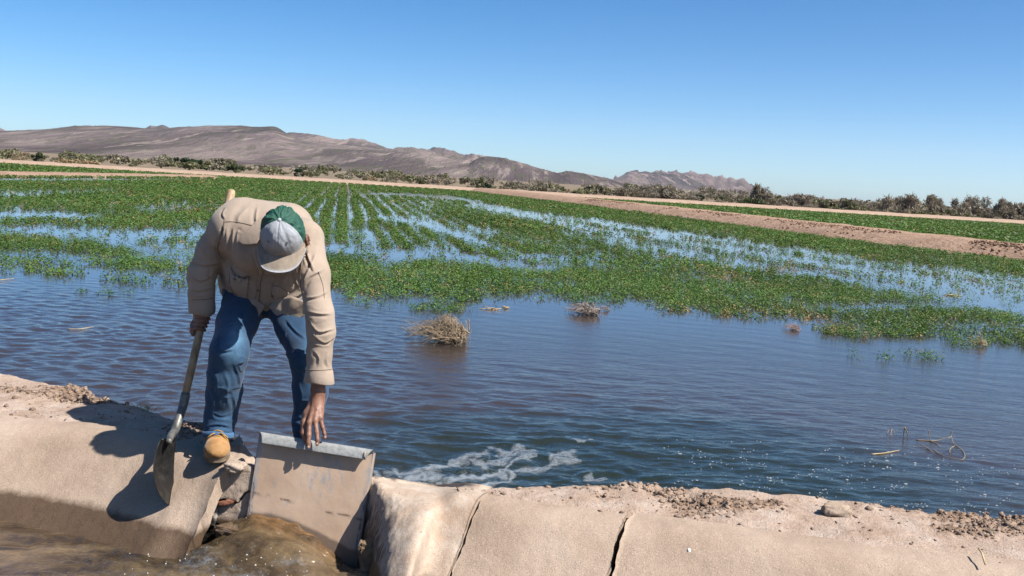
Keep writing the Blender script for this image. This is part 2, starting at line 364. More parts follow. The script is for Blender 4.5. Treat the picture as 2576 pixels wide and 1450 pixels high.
def ledge():
    pts = [atz(548, 1156, .0), atz(574, 1118, .0), atz(603, 1092, .0), atz(622, 1130, .0), atz(650, 1160, .0), atz(641, 1166, .0), atz(600, 1168, .0), atz(562, 1166, .0)]
    P = np.array(pts); m = len(P)*8; Q = np.array([P[int(i/8) % len(P)]*(1-(i % 8)/8)+P[(int(i/8)+1) % len(P)]*((i % 8)/8) for i in range(m)])
    cen = Q.mean(0); K = 14; V = []
    for k in range(K):
        f = k/(K-1)*.98; r_ = Q+(cen-Q)*f; z = -.006+.02*min(1, k/3)+fbm(r_[:, 0]*14, r_[:, 1]*14, o=4)*.016; V.append(np.stack([r_[:, 0], r_[:, 1], z], -1))
    D_ = Q.copy(); D_[:, 2] = -.5; V.append(D_); V = np.concatenate(V)
    F = grid_faces(K, m, True).tolist()+[list(range((K-1)*m, K*m))]+[[(i+1) % m, i, K*m+i, K*m+(i+1) % m] for i in range(m)]
    prop(mesh_np('concrete_ledge', V, [f[::-1] for f in F], m_chunk), 'pale three-cornered concrete ledge behind the boot at the field water', 'concrete chunk', 'broken concrete left of the gate')
ledge()
blob_rock('concrete_chunk', atz(594, 1174, .01), (.042, .034, .020), 'small pinkish concrete lump beside the toe of the boot', m_chunk, 3, .35, cat='concrete chunk', group='broken concrete left of the gate')
# floor and side of the outlet behind the gate (also carries the far foot)
m_wetconc = M('wet_concrete', [(.3, (.10, .075, .055)), (.7, (.22, .17, .13))], 8, 6, .5, .4, (60, .5, .01), space='World')
def box(name, c, s, mat, rotz=0., bev=.012, seed=1, amp=.006, parent=None):
    bm = bmesh.new(); bmesh.ops.create_cube(bm, size=1)
    for v in bm.verts: v.co = Vector((v.co.x*s[0], v.co.y*s[1], v.co.z*s[2]))
    bmesh.ops.bevel(bm, geom=bm.edges[:], offset=bev, segments=2, affect='EDGES')
    bmesh.ops.subdivide_edges(bm, edges=bm.edges[:], cuts=3, use_grid_fill=True)
    c_, s_ = math.cos(rotz), math.sin(rotz)
    V = np.array([v.co[:] for v in bm.verts]); V = V + (fbm(V[:, 0]*25+seed, V[:, 1]*25, V[:, 2]*25, 3)*amp)[:, None]*V/(np.linalg.norm(V, axis=1)[:, None]+1e-9)*2
    V = np.stack([V[:, 0]*c_-V[:, 1]*s_, V[:, 0]*s_+V[:, 1]*c_, V[:, 2]], -1)+np.asarray(c)
    F = [[v.index for v in f.verts] for f in bm.faces]; bm.free()
    return mesh_np(name, V, F, mat, parent, smooth=False)
prop(box('concrete_sill', (-.90, 4.60, -.36), (.46, .54, .42), m_wetconc, -.10), 'wet concrete sill behind the gate under the hidden foot', 'concrete block')
pb = aty(936, 1412, 3.92)
prop(box('concrete_block', pb+np.array([0, .02, -.02]), (.095, .11, .19), M('wet_block', [(.3, (.13, .085, .05)), (.55, (.24, .165, .10)), (.75, (.34, .25, .17))], 14, 7, .6, .35, (70, .8, .012), space='World'), -.12, .012, 4, .012),
     'brown wet concrete block standing in the water at the right foot of the gate', 'concrete block')
pb = aty(612, 1342, 4.06)
prop(box('concrete_block', pb+np.array([-.02, .03, -.03]), (.17, .13, .10), M('wet_block_dark', [(.3, (.07, .045, .025)), (.7, (.18, .12, .075))], 16, 7, .4, .45, (70, .8, .012), space='World'), -.3, .012, 8, .014),
     'dark wet concrete block under the water rim at the left foot of the gate', 'concrete block')

# ---- dirt bank between lining and field
m_dirt_t = None
def dirt_mat():
    m, t, p = new_mat('dry_bank_dirt'); v = coords(t, 'World')
    a = nd(t, 'ShaderNodeAttribute', attribute_name='tint')
    c = ramp(t, noise(t, v, 7, 8, .65), [(.3, (.42, .295, .215)), (.5, (.53, .40, .315)), (.7, (.61, .50, .42))])
    c = mixc(t, math_(t, 'MULTIPLY', ramp(t, noise(t, v, 95, 4, .7), [(.33, (1, 1, 1)), (.45, (0, 0, 0))]), .6), c, (.22, .14, .09))
    c = mixc(t, 1.0, c, a.outputs['Color'], 'MULTIPLY')
    t.links.new(c, p.inputs['Base Color']); p.inputs['Roughness'].default_value = .95; p.inputs['Specular IOR Level'].default_value = .1
    b = bump(t, p, noise(t, v, 120, 5, .7), .7, .008); bump(t, p, noise(t, v, 30, 5, .65), .5, .02, b)
    return m
m_dirt = dirt_mat()
farL = spline([(-7, 6.4), (-4.5, 6.0)] + [tuple(atz(a, b, .0)[:2]) for a, b in [(-60, 938), (0, 944), (110, 962), (200, 978), (242, 1000), (330, 1022), (440, 1053), (520, 1072), (575, 1096), (590, 1128)]], 500)
farR = spline([tuple(atz(a, b, .0)[:2]) for a, b in [(1150, 1234), (1190, 1238), (1300, 1231), (1500, 1226), (1700, 1229), (1900, 1243), (2060, 1262), (2300, 1290), (2576, 1309), (2900, 1335)]] + [(4.5, 3.85), (7, 3.4)], 620)
innL = np.stack([np.interp(np.linspace(0, 1, 500), np.linspace(0, 1, len(lipL)), lipL[:, i]) for i in (0, 1)], -1)-DS*.10
rb = np.vstack([atz(1155, 1246, 0)[:2], lipR-DS*.10]); _s = np.concatenate([[0], np.cumsum(np.linalg.norm(np.diff(rb, axis=0), axis=1))]); _s /= _s[-1]
innR = np.stack([np.interp(np.linspace(0, 1, 620), _s, rb[:, i]) for i in (0, 1)], -1)
def arclen(L, n, xs=None):
    s = np.concatenate([[0], np.cumsum(np.linalg.norm(np.diff(L, axis=0), axis=1))]); q = np.linspace(0, s[-1], n) if xs is None else xs*s[-1]
    return np.stack([np.interp(q, s, L[:, i]) for i in (0, 1)], -1)
def dirt_bank(name, inn, far, n, nw, clod, seed):
    I = arclen(inn, n); Fa = arclen(far, n); u = np.linspace(0, 1, nw)
    wob = (fbm(np.arange(n)*.045+seed, 1.5, o=4)*.05)[:, None]
    P = I[:, None, :]*(1-u[None, :, None]) + Fa[:, None, :]*u[None, :, None]
    N = Fa-I; N = N/(np.linalg.norm(N, axis=1)[:, None]+1e-6); W = np.linalg.norm(Fa-I, axis=1)
    P = P + (N*wob*np.minimum(1, W/.25)[:, None])[:, None, :]*sstep(.3, 1, u)[None, :, None]
    X, Y = P[..., 0], P[..., 1]
    edge = np.minimum(1, u/.18)[None, :]*np.ones((n, 1))
    mask = sstep(-.08, .28, fbm(X*1.9+seed, Y*3.2, o=4)+.25*(u[None, :]-.35))*edge*(sstep(.0, .35, X) if seed > 5 else 1.)
    lump = fbm(X*4, Y*4, seed, 4)*.022 + np.abs(fbm(X*13, Y*13, seed, 4))*.020*(.35+mask*clod) + np.maximum(0, fbm(X*34, Y*34, seed, 3))*.030*mask*clod
    Z = .004+lump*edge - .012*(1-edge)
    tint = 1 - mask[..., None]*np.array([.30, .36, .42])*(.5+.5*sstep(-.3, .3, fbm(X*9, Y*9, 2.2, 3)))[..., None]
    # steep back face down into the field
    sk = []; skt = []
    for k, (o_, z_) in enumerate(((.025, -.03), (.07, -.12), (.16, -.30), (.30, -.60))):
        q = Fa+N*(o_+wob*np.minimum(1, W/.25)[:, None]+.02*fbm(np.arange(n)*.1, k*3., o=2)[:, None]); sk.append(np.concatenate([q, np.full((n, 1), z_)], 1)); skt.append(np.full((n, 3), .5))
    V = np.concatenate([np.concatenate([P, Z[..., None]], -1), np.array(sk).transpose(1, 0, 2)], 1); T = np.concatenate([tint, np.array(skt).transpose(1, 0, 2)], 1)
    F = grid_faces(n, nw+4)
    o = mesh_np(name, V.reshape(-1, 3), F if True else F, m_dirt, attr=T.reshape(-1, 3)); prop(o, kind='structure')
    return P, Z, mask
bankL = dirt_bank('bank', innL, farL, 620, 110, .75, 3.1)
bankR = dirt_bank('bank', innR, farR, 1000, 60, 1.0, 8.7)
# loose clods and crumbs lying on the banks: nobody could count them
def clods():
    ico = bmesh.new(); bmesh.ops.create_icosphere(ico, subdivisions=1, radius=1); bv = np.array([v.co[:] for v in ico.verts]); bf = np.array([[v.index for v in f.verts] for f in ico.faces]); ico.free()
    Vs = []; Fs = []; Ts = []; o = 0
    for (P, Z, mask), cnt in ((bankL, 2200), (bankR, 5200)):
        n, m = Z.shape; w_ = (mask**2+.02).ravel(); w_ = w_*(np.abs(P[..., 0].ravel()) < 4)
        idx = rng.choice(n*m, cnt, p=w_/w_.sum())
        for i in idx:
            s = min(.013, .0022+rng.exponential(.0026)); sc = s*rng.uniform(.5, 1.7, 3)*np.array([1, 1, .6])
            v = bv*(1+.35*rng.uniform(-1, 1, (len(bv), 1)))*sc; a = rng.uniform(0, 6.28); c_, s_ = math.cos(a), math.sin(a)
            v = np.stack([v[:, 0]*c_-v[:, 1]*s_, v[:, 0]*s_+v[:, 1]*c_, v[:, 2]], -1)
            v += np.array([*P.reshape(-1, 2)[i], Z.ravel()[i]+sc[2]*.4]); Vs.append(v); Fs.append(bf+o); o += len(bv)
            Ts.append(np.tile(rng.uniform(.42, .95)*np.array([1, .95, .9]), (len(bv), 1)))
    prop(mesh_np('dirt_crumbs', np.concatenate(Vs), np.concatenate(Fs), m_dirt, smooth=False, attr=np.concatenate(Ts)), 'brown dirt crumbs scattered along the canal bank', 'dirt', kind='stuff')
clods()
blob_rock('stone', atz(2105, 1283, .03)+np.array([0, 0, -.005]), (.062, .035, .030), 'pale crumbly stone standing out at the water edge of the right bank', m_chunk, 9, .34)
blob_rock('stone', atz(1733, 1388, -.055), (.009, .011, .012), 'tiny white chip stuck on the right concrete slope', M('white_chip', [(.3, (.75, .73, .7)), (.7, (.8, .79, .77))], 5, 2, .6), 2, .2, 10)

# ---- canal bed, opposite lining and near bank (under and behind the camera)
def near_side():
    q = np.array([(-1.45, 0.02), (-1.32, 0.0), (-.62, -.6)]); xs = np.linspace(-8, 8, 60)
    mid = np.stack([xs, 3.55-.12*xs], -1); V = []
    prof = [(-40, .02), (-2.9, .02), (-2.55, 0), (-1.85, -.58), (-.2, -.58), (.8, -.60)]
    for (o_, z_) in prof: V.append(np.concatenate([mid+np.array([.1, .99])*o_, np.full((60, 1), z_)], 1))
    V = np.concatenate(V); prop(mesh_np('canal_bed', V, grid_faces(len(prof), 60), m_wetconc), kind='structure')
near_side()
# ================================================================== WATER
OUT = np.array([-.35, 4.75])       # where the gate lets water boil up into the field
def wave_field(X, Y):
    r = np.random.default_rng(11); H = 0*X
    d = np.hypot(X-OUT[0], (Y-OUT[1])*.9)
    left = sstep(.6, -1.6, X+.10*(Y-5)) ; near = sstep(15.5, 9.0, Y)
    wx = X+.10*fbm(X*1.7, Y*1.7, 1.1, 3); wy = Y+.10*fbm(X*1.7, Y*1.7, 7.7, 3)
    for k in range(34):
        lam = r.uniform(.09, .30); th = r.normal(1.45, .75); ph = r.uniform(0, 6.28)
        a = .0105*lam/(2*np.pi)*r.uniform(.6, 1.3)
        H = H + (a*left*(.3+1.2*np.abs(vnoise(X*2.1+k*3.1, Y*1.9)))*3.6)*np.sin(2*np.pi/lam*(wx*np.cos(th)+wy*np.sin(th))+ph)
    for k in range(22):                                  # rings leaving the outlet, and long oblique swell on the right
        lam = r.uniform(.16, .55); ph = r.uniform(0, 6.28); th = r.normal(1.25, .28)
        q = d+.28*fbm(X*.9+k, Y*.9, 3.3, 3); q2 = X*np.cos(th)+Y*np.sin(th)+.2*fbm(X*.7, Y*.7+k, 2.2, 3)
        H = H + .008*lam/(2*np.pi)*(1-left)*(np.sin(2*np.pi/lam*q+ph)*np.exp(-d/3.2)*.7 + .36*np.sin(2*np.pi/lam*q2+ph))*(.5+.5*vnoise(X*.8-k, Y*.8+k))*1.7
    dw = np.hypot(X-OUT[0]-.5, Y-OUT[1]-.5); H = H + np.exp(-(dw/3.0)**2)*(fbm(X*3.6+.35*fbm(X*2, Y*2, 8, 3), Y*7.5+.5*fbm(X*2, Y*2, 3, 3), 6, 4)*.024)
    H = H + np.exp(-(d/1.15)**2)*(fbm(X*5.5, Y*5.5, 4, 4)*.030 - np.abs(fbm(X*3.2, Y*3.2, 9, 4))*.022)
    return H*near
def water_mat():
    m, t, p = new_mat('muddy_field_water'); v = coords(t, 'World')
    geo = nd(t, 'ShaderNodeNewGeometry'); sx = nd(t, 'ShaderNodeSeparateXYZ'); t.links.new(geo.outputs['Position'], sx.inputs[0])
    # plume of clear green canal water in front of the outlet, over brown silt
    dx = math_(t, 'MULTIPLY', math_(t, 'SUBTRACT', sx.outputs['X'], 1.0), .40); dy = math_(t, 'MULTIPLY', math_(t, 'SUBTRACT', sx.outputs['Y'], 5.6), .42)
    dd = math_(t, 'SQRT', math_(t, 'ADD', math_(t, 'MULTIPLY', dx, dx), math_(t, 'MULTIPLY', dy, dy)))
    dd = math_(t, 'ADD', dd, math_(t, 'MULTIPLY', math_(t, 'SUBTRACT', noise(t, v, .9, 5, .6), .5), .9))
    c = ramp(t, dd, [(.35, (.020, .027, .018)), (.75, (.030, .031, .024)), (1.0, (.050, .038, .033))])
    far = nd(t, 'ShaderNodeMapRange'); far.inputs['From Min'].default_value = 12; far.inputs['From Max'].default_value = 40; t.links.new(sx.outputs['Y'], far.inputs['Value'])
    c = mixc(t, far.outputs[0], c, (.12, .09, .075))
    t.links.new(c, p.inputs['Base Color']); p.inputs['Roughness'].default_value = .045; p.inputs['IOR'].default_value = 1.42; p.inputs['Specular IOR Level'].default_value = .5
    # fine wind ripple, fading into the still water between the plants
    fade = nd(t, 'ShaderNodeMapRange'); fade.inputs['From Min'].default_value = 6; fade.inputs['From Max'].default_value = 14; fade.inputs['To Min'].default_value = .46; fade.inputs['To Max'].default_value = .035; t.links.new(sx.outputs['Y'], fade.inputs['Value'])
    v2 = coords(t, 'World', (.55, 1.25, 1), (0, 0, .16)); h = noise(t, v2, 13, 5, .6, .5)
    b = nd(t, 'ShaderNodeBump'); b.inputs['Distance'].default_value = .020; t.links.new(h, b.inputs['Height']); t.links.new(fade.outputs[0], b.inputs['Strength'])
    t.links.new(b.outputs[0], p.inputs['Normal'])
    return m
def water_sheet():
    yy = np.concatenate([np.geomspace(3.6, 17, 640), np.geomspace(17.2, 128, 60)]); az = np.linspace(-1.05, 1.05, 640)
    X = yy[:, None]*az[None, :]*.92; Y = np.repeat(yy[:, None], len(az), 1)
    Z = ZW + wave_field(X, Y)
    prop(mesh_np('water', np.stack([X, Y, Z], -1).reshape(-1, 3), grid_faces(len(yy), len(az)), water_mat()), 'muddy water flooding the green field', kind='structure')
water_sheet()

# ---- canal water in front, with the hump and rim against the gate plate
def canal_mat():
    m, t, p = new_mat('canal_water'); v = coords(t, 'World'); v2 = coords(t, 'World', (.7, 1.6, 1), (0, 0, -.25))
    a = nd(t, 'ShaderNodeAttribute', attribute_name='tint')
    c = ramp(t, noise(t, v2, 3.2, 7, .65, .8), [(.3, (.030, .021, .013)), (.46, (.10, .066, .038)), (.66, (.25, .17, .10))])
    c = mixc(t, 1.0, c, a.outputs['Color'], 'MULTIPLY')
    t.links.new(c, p.inputs['Base Color']); p.inputs['Roughness'].default_value = .06; p.inputs['IOR'].default_value = 1.333
    b = bump(t, p, noise(t, v2, 30, 4, .55, 1.6), .38, .03); bump(t, p, noise(t, v2, 9, 3, .5, 1.2), .4, .05, b); p.inputs['Coat Weight'].default_value = .6; p.inputs['Coat Roughness'].default_value = .03
    return m
def canal_water():
    xs = np.linspace(-4.6, 4.6, 900); ys = np.linspace(1.55, 4.66, 330)
    X, Y = np.meshgrid(xs, ys, indexing='ij')
    # plate plane distance (in front is positive) and position along it
    g = (X-GTL[0])*gn[0]+(Y-GTL[1])*gn[1]; s = (X-GTL[0])*gx[0]+(Y-GTL[1])*gx[1]; g = g/np.hypot(gn[0], gn[1])
    rim_s = np.array([-.10, 0, .10, .2, .3, .38, .46, .6]); rim_z = np.array([-.215, -.20, -.20, -.22, -.255, -.29, -.32, -.33])
    rim = np.interp(s, rim_s, rim_z)-ZC
    near = np.exp(-(np.maximum(g, 0)/.30)**2); gate = sstep(-.55, -.05, s)*sstep(.75, .45, s)
    Z = ZC + rim*np.exp(-(np.maximum(g, 0)/.20)**2)*sstep(-.35, .0, s)*sstep(.62, .5, s) + .03*np.exp(-((s-.05)/.4)**2-((g-.25)/.22)**2)
    turb = sstep(1.3, .25, np.hypot(s-.15, g-.15))
    flow = fbm(X*2.6+.6*Y, Y*6, 2, 4)*.020 + fbm(X*7, Y*14, 5, 3)*.010
    Z = Z + flow*(.45+.4*turb) + turb*(np.abs(fbm(X*6, Y*8, 1, 3))*.046-.014 + fbm(X*15, Y*22, 3, 3)*.008 + fbm(X*34, Y*46, 5, 3)*.0055)
    Z = Z - .05*np.exp(-((s+.28)/.16)**2-((g-.06)/.22)**2)
    Z = Z - .06*np.exp(-((s-.44)/.13)**2-(np.maximum(g, 0)/.22)**2)
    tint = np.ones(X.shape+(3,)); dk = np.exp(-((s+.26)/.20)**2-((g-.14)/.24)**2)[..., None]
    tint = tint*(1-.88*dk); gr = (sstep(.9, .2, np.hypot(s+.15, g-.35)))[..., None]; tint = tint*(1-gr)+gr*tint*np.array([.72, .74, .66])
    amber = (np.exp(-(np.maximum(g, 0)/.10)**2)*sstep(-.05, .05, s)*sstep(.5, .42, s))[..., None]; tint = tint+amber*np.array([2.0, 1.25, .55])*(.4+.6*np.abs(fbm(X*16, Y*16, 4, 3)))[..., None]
    keep = (g > .004) | (s < -.02) | (s > GW+.02)
    F = grid_faces(len(xs), len(ys)); k = keep.ravel(); F = F[k[F].all(1)]
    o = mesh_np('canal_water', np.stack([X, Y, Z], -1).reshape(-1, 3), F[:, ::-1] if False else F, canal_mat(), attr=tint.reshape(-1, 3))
    prop(o, kind='structure'); return X, Y, Z, s, g
CW = canal_water()

# ---- foam, flecks and splash drops
m_foam = M('foam', [(.3, (.20, .23, .26)), (.7, (.40, .43, .45))], 60, 3, .5, .4)
def discs(pts, rad, flat=.35, n=7):
    """little domes, merged"""
    P = np.asarray(pts); k = len(P); rad = np.broadcast_to(rad, (k,)); t = np.linspace(0, 2*np.pi, n, endpoint=False)
    el = rng.uniform(.6, 1.6, k); ph = rng.uniform(0, 6.28, k)
    base = np.stack([np.cos(t), np.sin(t), 0*t], -1)
    B = base[None]*rad[:, None, None]; B[..., 0] *= el[:, None]
    V = np.concatenate([P[:, None, :]+B-np.array([0, 0, .0015]), P[:, None, :]+B*.6+np.array([0, 0, 1])*(rad*flat*.8)[:, None, None], (P+np.array([0, 0, 1])*(rad*flat)[:, None])[:, None, :]], 1).reshape(-1, 3)
    m = 2*n+1; o = (np.arange(k)*m)[:, None]; F = []
    q = np.array([[i, (i+1) % n, n+(i+1) % n, n+i] for i in range(n)]); tr = np.array([[n+i, n+(i+1) % n, 2*n, 2*n] for i in range(n)])
    Q = (q[None]+o[:, :, None]).reshape(-1, 4); T = (tr[None]+o[:, :, None]).reshape(-1, 4)[:, :3]
    return V, Q.tolist()+T.tolist()
def wz(P):
    P = np.asarray(P); return ZW+wave_field(P[:, 0], P[:, 1])
def lace_mat():
    m, t, p = new_mat('lacy_foam'); v = coords(t, 'World'); a = nd(t, 'ShaderNodeAttribute', attribute_name='tint'); sp = nd(t, 'ShaderNodeSeparateColor'); t.links.new(a.outputs['Color'], sp.inputs[0])
    n1 = noise(t, v, 34, 5, .75, .6); n2 = noise(t, v, 170, 3, .7)
    f = math_(t, 'ADD', math_(t, 'MULTIPLY', n1, .65), math_(t, 'MULTIPLY', n2, .35)); f = math_(t, 'ADD', f, math_(t, 'MULTIPLY', sp.outputs[0], .40))
    al = ramp(t, f, [(.62, (0, 0, 0)), (.98, (1, 1, 1))]); f2 = math_(t, 'MULTIPLY', al, math_(t, 'MULTIPLY', ramp(t, sp.outputs[0], [(.03, (0, 0, 0)), (.5, (1, 1, 1))]), .72))
    t.links.new(f2, p.inputs['Alpha']); p.inputs['Base Color'].default_value = (.25, .28, .31, 1); p.inputs['Roughness'].default_value = .5
    b = bump(t, p, n2, .6, .004); return m
m_lace = lace_mat()
def foam():
    pts = []; rad = []
    curves = [([(985, 1190), (1050, 1185), (1105, 1172), (1160, 1150), (1215, 1143)], 11, 1100), ([(1120, 1215), (1180, 1200), (1240, 1195), (1262, 1180), (1290, 1160), (1320, 1150)], 10, 1600),
              ([(1205, 1228), (1250, 1222), (1275, 1200), (1290, 1190), (1275, 1180)], 9, 1700), ([(1320, 1185), (1370, 1180), (1400, 1160), (1440, 1155)], 11, 1900), ([(1395, 1150), (1420, 1140), (1445, 1150)], 9, 600),
              ([(1060, 1215), (1115, 1225), (1150, 1228)], 8, 700), ([(1000, 1222), (1060, 1196), (1100, 1200)], 10, 600), ([(1240, 1133), (1290, 1140), (1330, 1140)], 9, 350), ([(1455, 1105), (1490, 1112)], 6, 60), ([(1480, 1205), (1530, 1195)], 6, 60),
              ([(1170, 1160), (1230, 1168), (1300, 1128), (1330, 1140)], 9, 600), ([(950, 1200), (985, 1215), (1020, 1205)], 9, 500)]
    for c, wd, n in curves:
        L = spline(c, n); s = np.linspace(0, 12, n); L = L + rng.normal(0, 1, (n, 2))*np.array([wd, wd*.45]) + np.stack([vnoise(s, 1.), vnoise(s, 4.)*.5], -1)*wd
        for a, b in L: pts.append(atz(a, b, ZW)); rad.append(rng.uniform(.0012, .0036))
    gu, gv = np.linspace(935, 1620, 330), np.linspace(1085, 1250, 170); U, W = np.meshgrid(gu, gv, indexing='ij'); best = np.full(U.shape, 9.)
    wu = U+14*vnoise(U/16., W/7.)+22*vnoise(U/45., W/18.); wv = W+5*vnoise(U/14., W/7., 5)+8*vnoise(U/40., W/16., 8)
    for c, wd, n in curves:
        L = spline(c, 40)
        for a, b in zip(L[:-1], L[1:]):
            dx, dy = b-a; t = np.clip(((wu-a[0])*dx+(wv-a[1])*dy)/(dx*dx+dy*dy+1e-9), 0, 1); best = np.minimum(best, np.hypot((wu-a[0]-dx*t)/(wd*1.5), (wv-a[1]-dy*t)/(wd*.85)))
    mask = np.exp(-best**2)*.85+.34*np.exp(-((U-1150)/190)**2-((W-1205)/42)**2)
    P = np.array([[atz(a, b, ZW) for b in gv] for a in gu]).reshape(-1, 3); P[:, 2] = wz(P)+.0025
    prop(mesh_np('foam', P, grid_faces(330, 170), m_lace, attr=np.repeat(mask.reshape(-1, 1), 3, 1)), 'white foam curling on the boiling water beyond the gate', 'foam', kind='stuff')
    # scattered flecks over the lower right pool
    n = 620; u = rng.uniform(1650, 2576, n); v = 1120+rng.power(1.3, n)*160; v = v+(u-2100)*.06
    k = fbm(u/90, v/26, o=3) > -.12; P = np.array([atz(a, b, ZW) for a, b in zip(u[k], v[k])]); P[:, 2] = wz(P)+.001
    V, F = discs(P, rng.uniform(.002, .0065, len(P))*np.where(rng.random(len(P)) < .1, 1.6, 1), .2); prop(mesh_np('foam_flecks', V, F, m_foam), 'pale foam flecks drifting on the pool at lower right', 'foam', kind='stuff')
    X, Y, Z, s, g = CW; k0, k1 = np.argmin(np.abs(X[:, 0]+1.75)), np.argmin(np.abs(X[:, 0]+.35)); j0, j1 = np.argmin(np.abs(Y[0]-3.3)), np.argmin(np.abs(Y[0]-4.25))
    Xs, Ys, Zs, ss, gs = (q[k0:k1, j0:j1] for q in (X, Y, Z, s, g)); mk = .55*np.exp(-((ss-.12)/.42)**2-((gs-.34)/.13)**2)+.62*np.exp(-((ss+.27)/.13)**2-((gs-.12)/.14)**2)+.45*np.exp(-((gs-.05)/.025)**2)*sstep(-.05, .05, ss)*sstep(.5, .42, ss)+.35*np.exp(-((ss+.1)/.7)**2-((gs-.55)/.16)**2)
    mk = mk*(.6+.8*fbm(Xs*5, Ys*11, 3, 3))*(gs > .008)
    o = mesh_np('canal_foam', np.stack([Xs, Ys, Zs+.003], -1).reshape(-1, 3), grid_faces(k1-k0, j1-j0), m_lace, attr=np.repeat(np.clip(mk, 0, 1).reshape(-1, 1), 3, 1)); prop(o, 'bubbling foam streaks on the canal water before the gate', 'foam', kind='stuff')
    # splash drops on the canal water; their pale colour stands in for sun glints
    X, Y, Z, s, g = CW; n = 110; pts = []; rad = []
    I = np.argwhere((np.hypot(s-.1, g-.2) < .55) & (g > .01)); 
    for i in rng.choice(len(I), n): 
        a, b = I[i]; pts.append([X[a, b], Y[a, b], Z[a, b]+.001+max(0, rng.exponential(.010)-.008)]); rad.append(rng.uniform(.001, .0028))
    V, F = discs(pts, np.array(rad), .9, 6)
    prop(mesh_np('splash_glints', V, F, m_drop), 'pale splash drops standing in for sun glints on the churning canal water before the gate', 'water drops', kind='stuff')
m_drop, _t, _p = new_mat('glint_drop'); _p.inputs['Base Color'].default_value = (.45, .46, .46, 1); _p.inputs['Roughness'].default_value = .06; _p.inputs['Specular IOR Level'].default_value = 1.0  # sparkle put into the pale, glossy drop colour
foam()
# ================================================================== FIELD, BERMS, ROAD
def ribbon(name, center, prof, mat, n=400, amp=.12, fr=.35, seed=1, y2=None):
    """earthwork along a plan polyline; prof = [(offset towards far side, z)]"""
    L = arclen(np.asarray(center, float), n); T = np.gradient(L, axis=0); T /= np.linalg.norm(T, axis=1)[:, None]; N = np.stack([-T[:, 1], T[:, 0]], -1)
    V = []
    for k, (o, z) in enumerate(prof):
        w1 = fbm(L[:, 0]*fr*2, L[:, 1]*fr*2+k*1.3, seed, 4)*amp*2.2; w2 = fbm(L[:, 0]*fr*3, L[:, 1]*fr*3+k*.9, seed+4, 4)*amp*(0 if k in (0, len(prof)-1) else 1)
        V.append(np.concatenate([L+N*(o+w1)[:, None], (z+w2)[:, None]], 1))
    o = mesh_np(name, np.concatenate(V), grid_faces(len(prof), n), mat); return prop(o, kind='structure')
bB = [tuple(atz(a, b, ZW)[:2]) for a, b in [(2576, 657), (2200, 612), (1900, 573), (1650, 540), (1450, 514), (1250, 490)]]
b0, b1 = np.array(bB[0]), np.array(bB[-1]); dB = (b1-b0)/np.linalg.norm(b1-b0)
berm_line = [tuple(b0-dB*25), tuple(b0)]+bB[1:-1]+[tuple(b1), tuple(b1+dB*(124-b1[1])/dB[1]*.98)]
berm_line = berm_line[::-1]          # so that +offset is the far (right) side
ribbon('dirt_berm', [(x, y) for x, y in berm_line], [(0, ZW-.06), (.25, ZW+.05), (1.2, -.05), (1.7, .03), (2.2, .04), (4.4, .0), (5.3, -.08), (6.2, -.5)], m_berm, 900, .075, .4)
bl = [tuple(atz(a, b, ZW)[:2]) for a, b in [(-250, 441), (0, 444), (250, 446), (420, 447), (560, 449)]]
ribbon('dirt_berm', bl, [(0, ZW-.05), (.5, -.30), (1.2, -.20), (3.0, -.22), (4, -.5)], m_berm, 400, .03, .3, 5)
ribbon('dirt_road', [(-170, 124.5), (-60, 126), (0, 127), (60, 127.5), (170, 128)], [(-4.5, ZW-.1), (-3.4, -.22), (-2, -.08), (3.0, -.02), (4.6, -.12), (6.5, -.55)], m_road, 500, .05, .2, 8)
# clods along the berm crest
def berm_clods():
    L = arclen(np.asarray(berm_line), 3000); T = np.gradient(L, axis=0); T /= np.linalg.norm(T, axis=1)[:, None]; N = np.stack([-T[:, 1], T[:, 0]], -1)
    ico = bmesh.new(); bmesh.ops.create_icosphere(ico, subdivisions=1, radius=1); bv = np.array([v.co[:] for v in ico.verts]); bf = np.array([[v.index for v in f.verts] for f in ico.faces]); ico.free()
    Vs = []; Fs = []; o = 0; Ts = []
    w_ = np.maximum(0, fbm(L[:, 0]*.25, L[:, 1]*.25, 6, 3)+.12)*(L[:, 1] < 85); w_ /= w_.sum()
    for i in rng.choice(3000, 1500, p=w_):
        u = rng.normal(1.55, .22) if rng.random() < .75 else rng.uniform(.1, 1.6); z = np.interp(u, [0, .25, 1.2, 1.7, 2.2], [ZW, ZW+.05, -.05, .03, .04])
        s = rng.uniform(.02, .06); v = bv*(1+.3*rng.uniform(-1, 1, (len(bv), 1)))*s*np.array([1.2, 1, .8])+np.array([*(L[i]+N[i]*u), z+.02]); Vs.append(v); Fs.append(bf+o); o += len(bv); Ts.append(np.tile(rng.uniform(.5, 1.1)*np.ones(3), (len(bv), 1)))
    prop(mesh_np('berm_dirt', np.concatenate(Vs), np.concatenate(Fs), m_dirt2, smooth=False, attr=np.concatenate(Ts)), 'dark dirt clods along the crest of the long berm', 'dirt', kind='stuff')
m_dirt2 = M('clod_earth', [(.3, (.22, .13, .085)), (.7, (.40, .26, .18))], 3, 4, .95, .1, tint=True, space='World')
berm_clods()

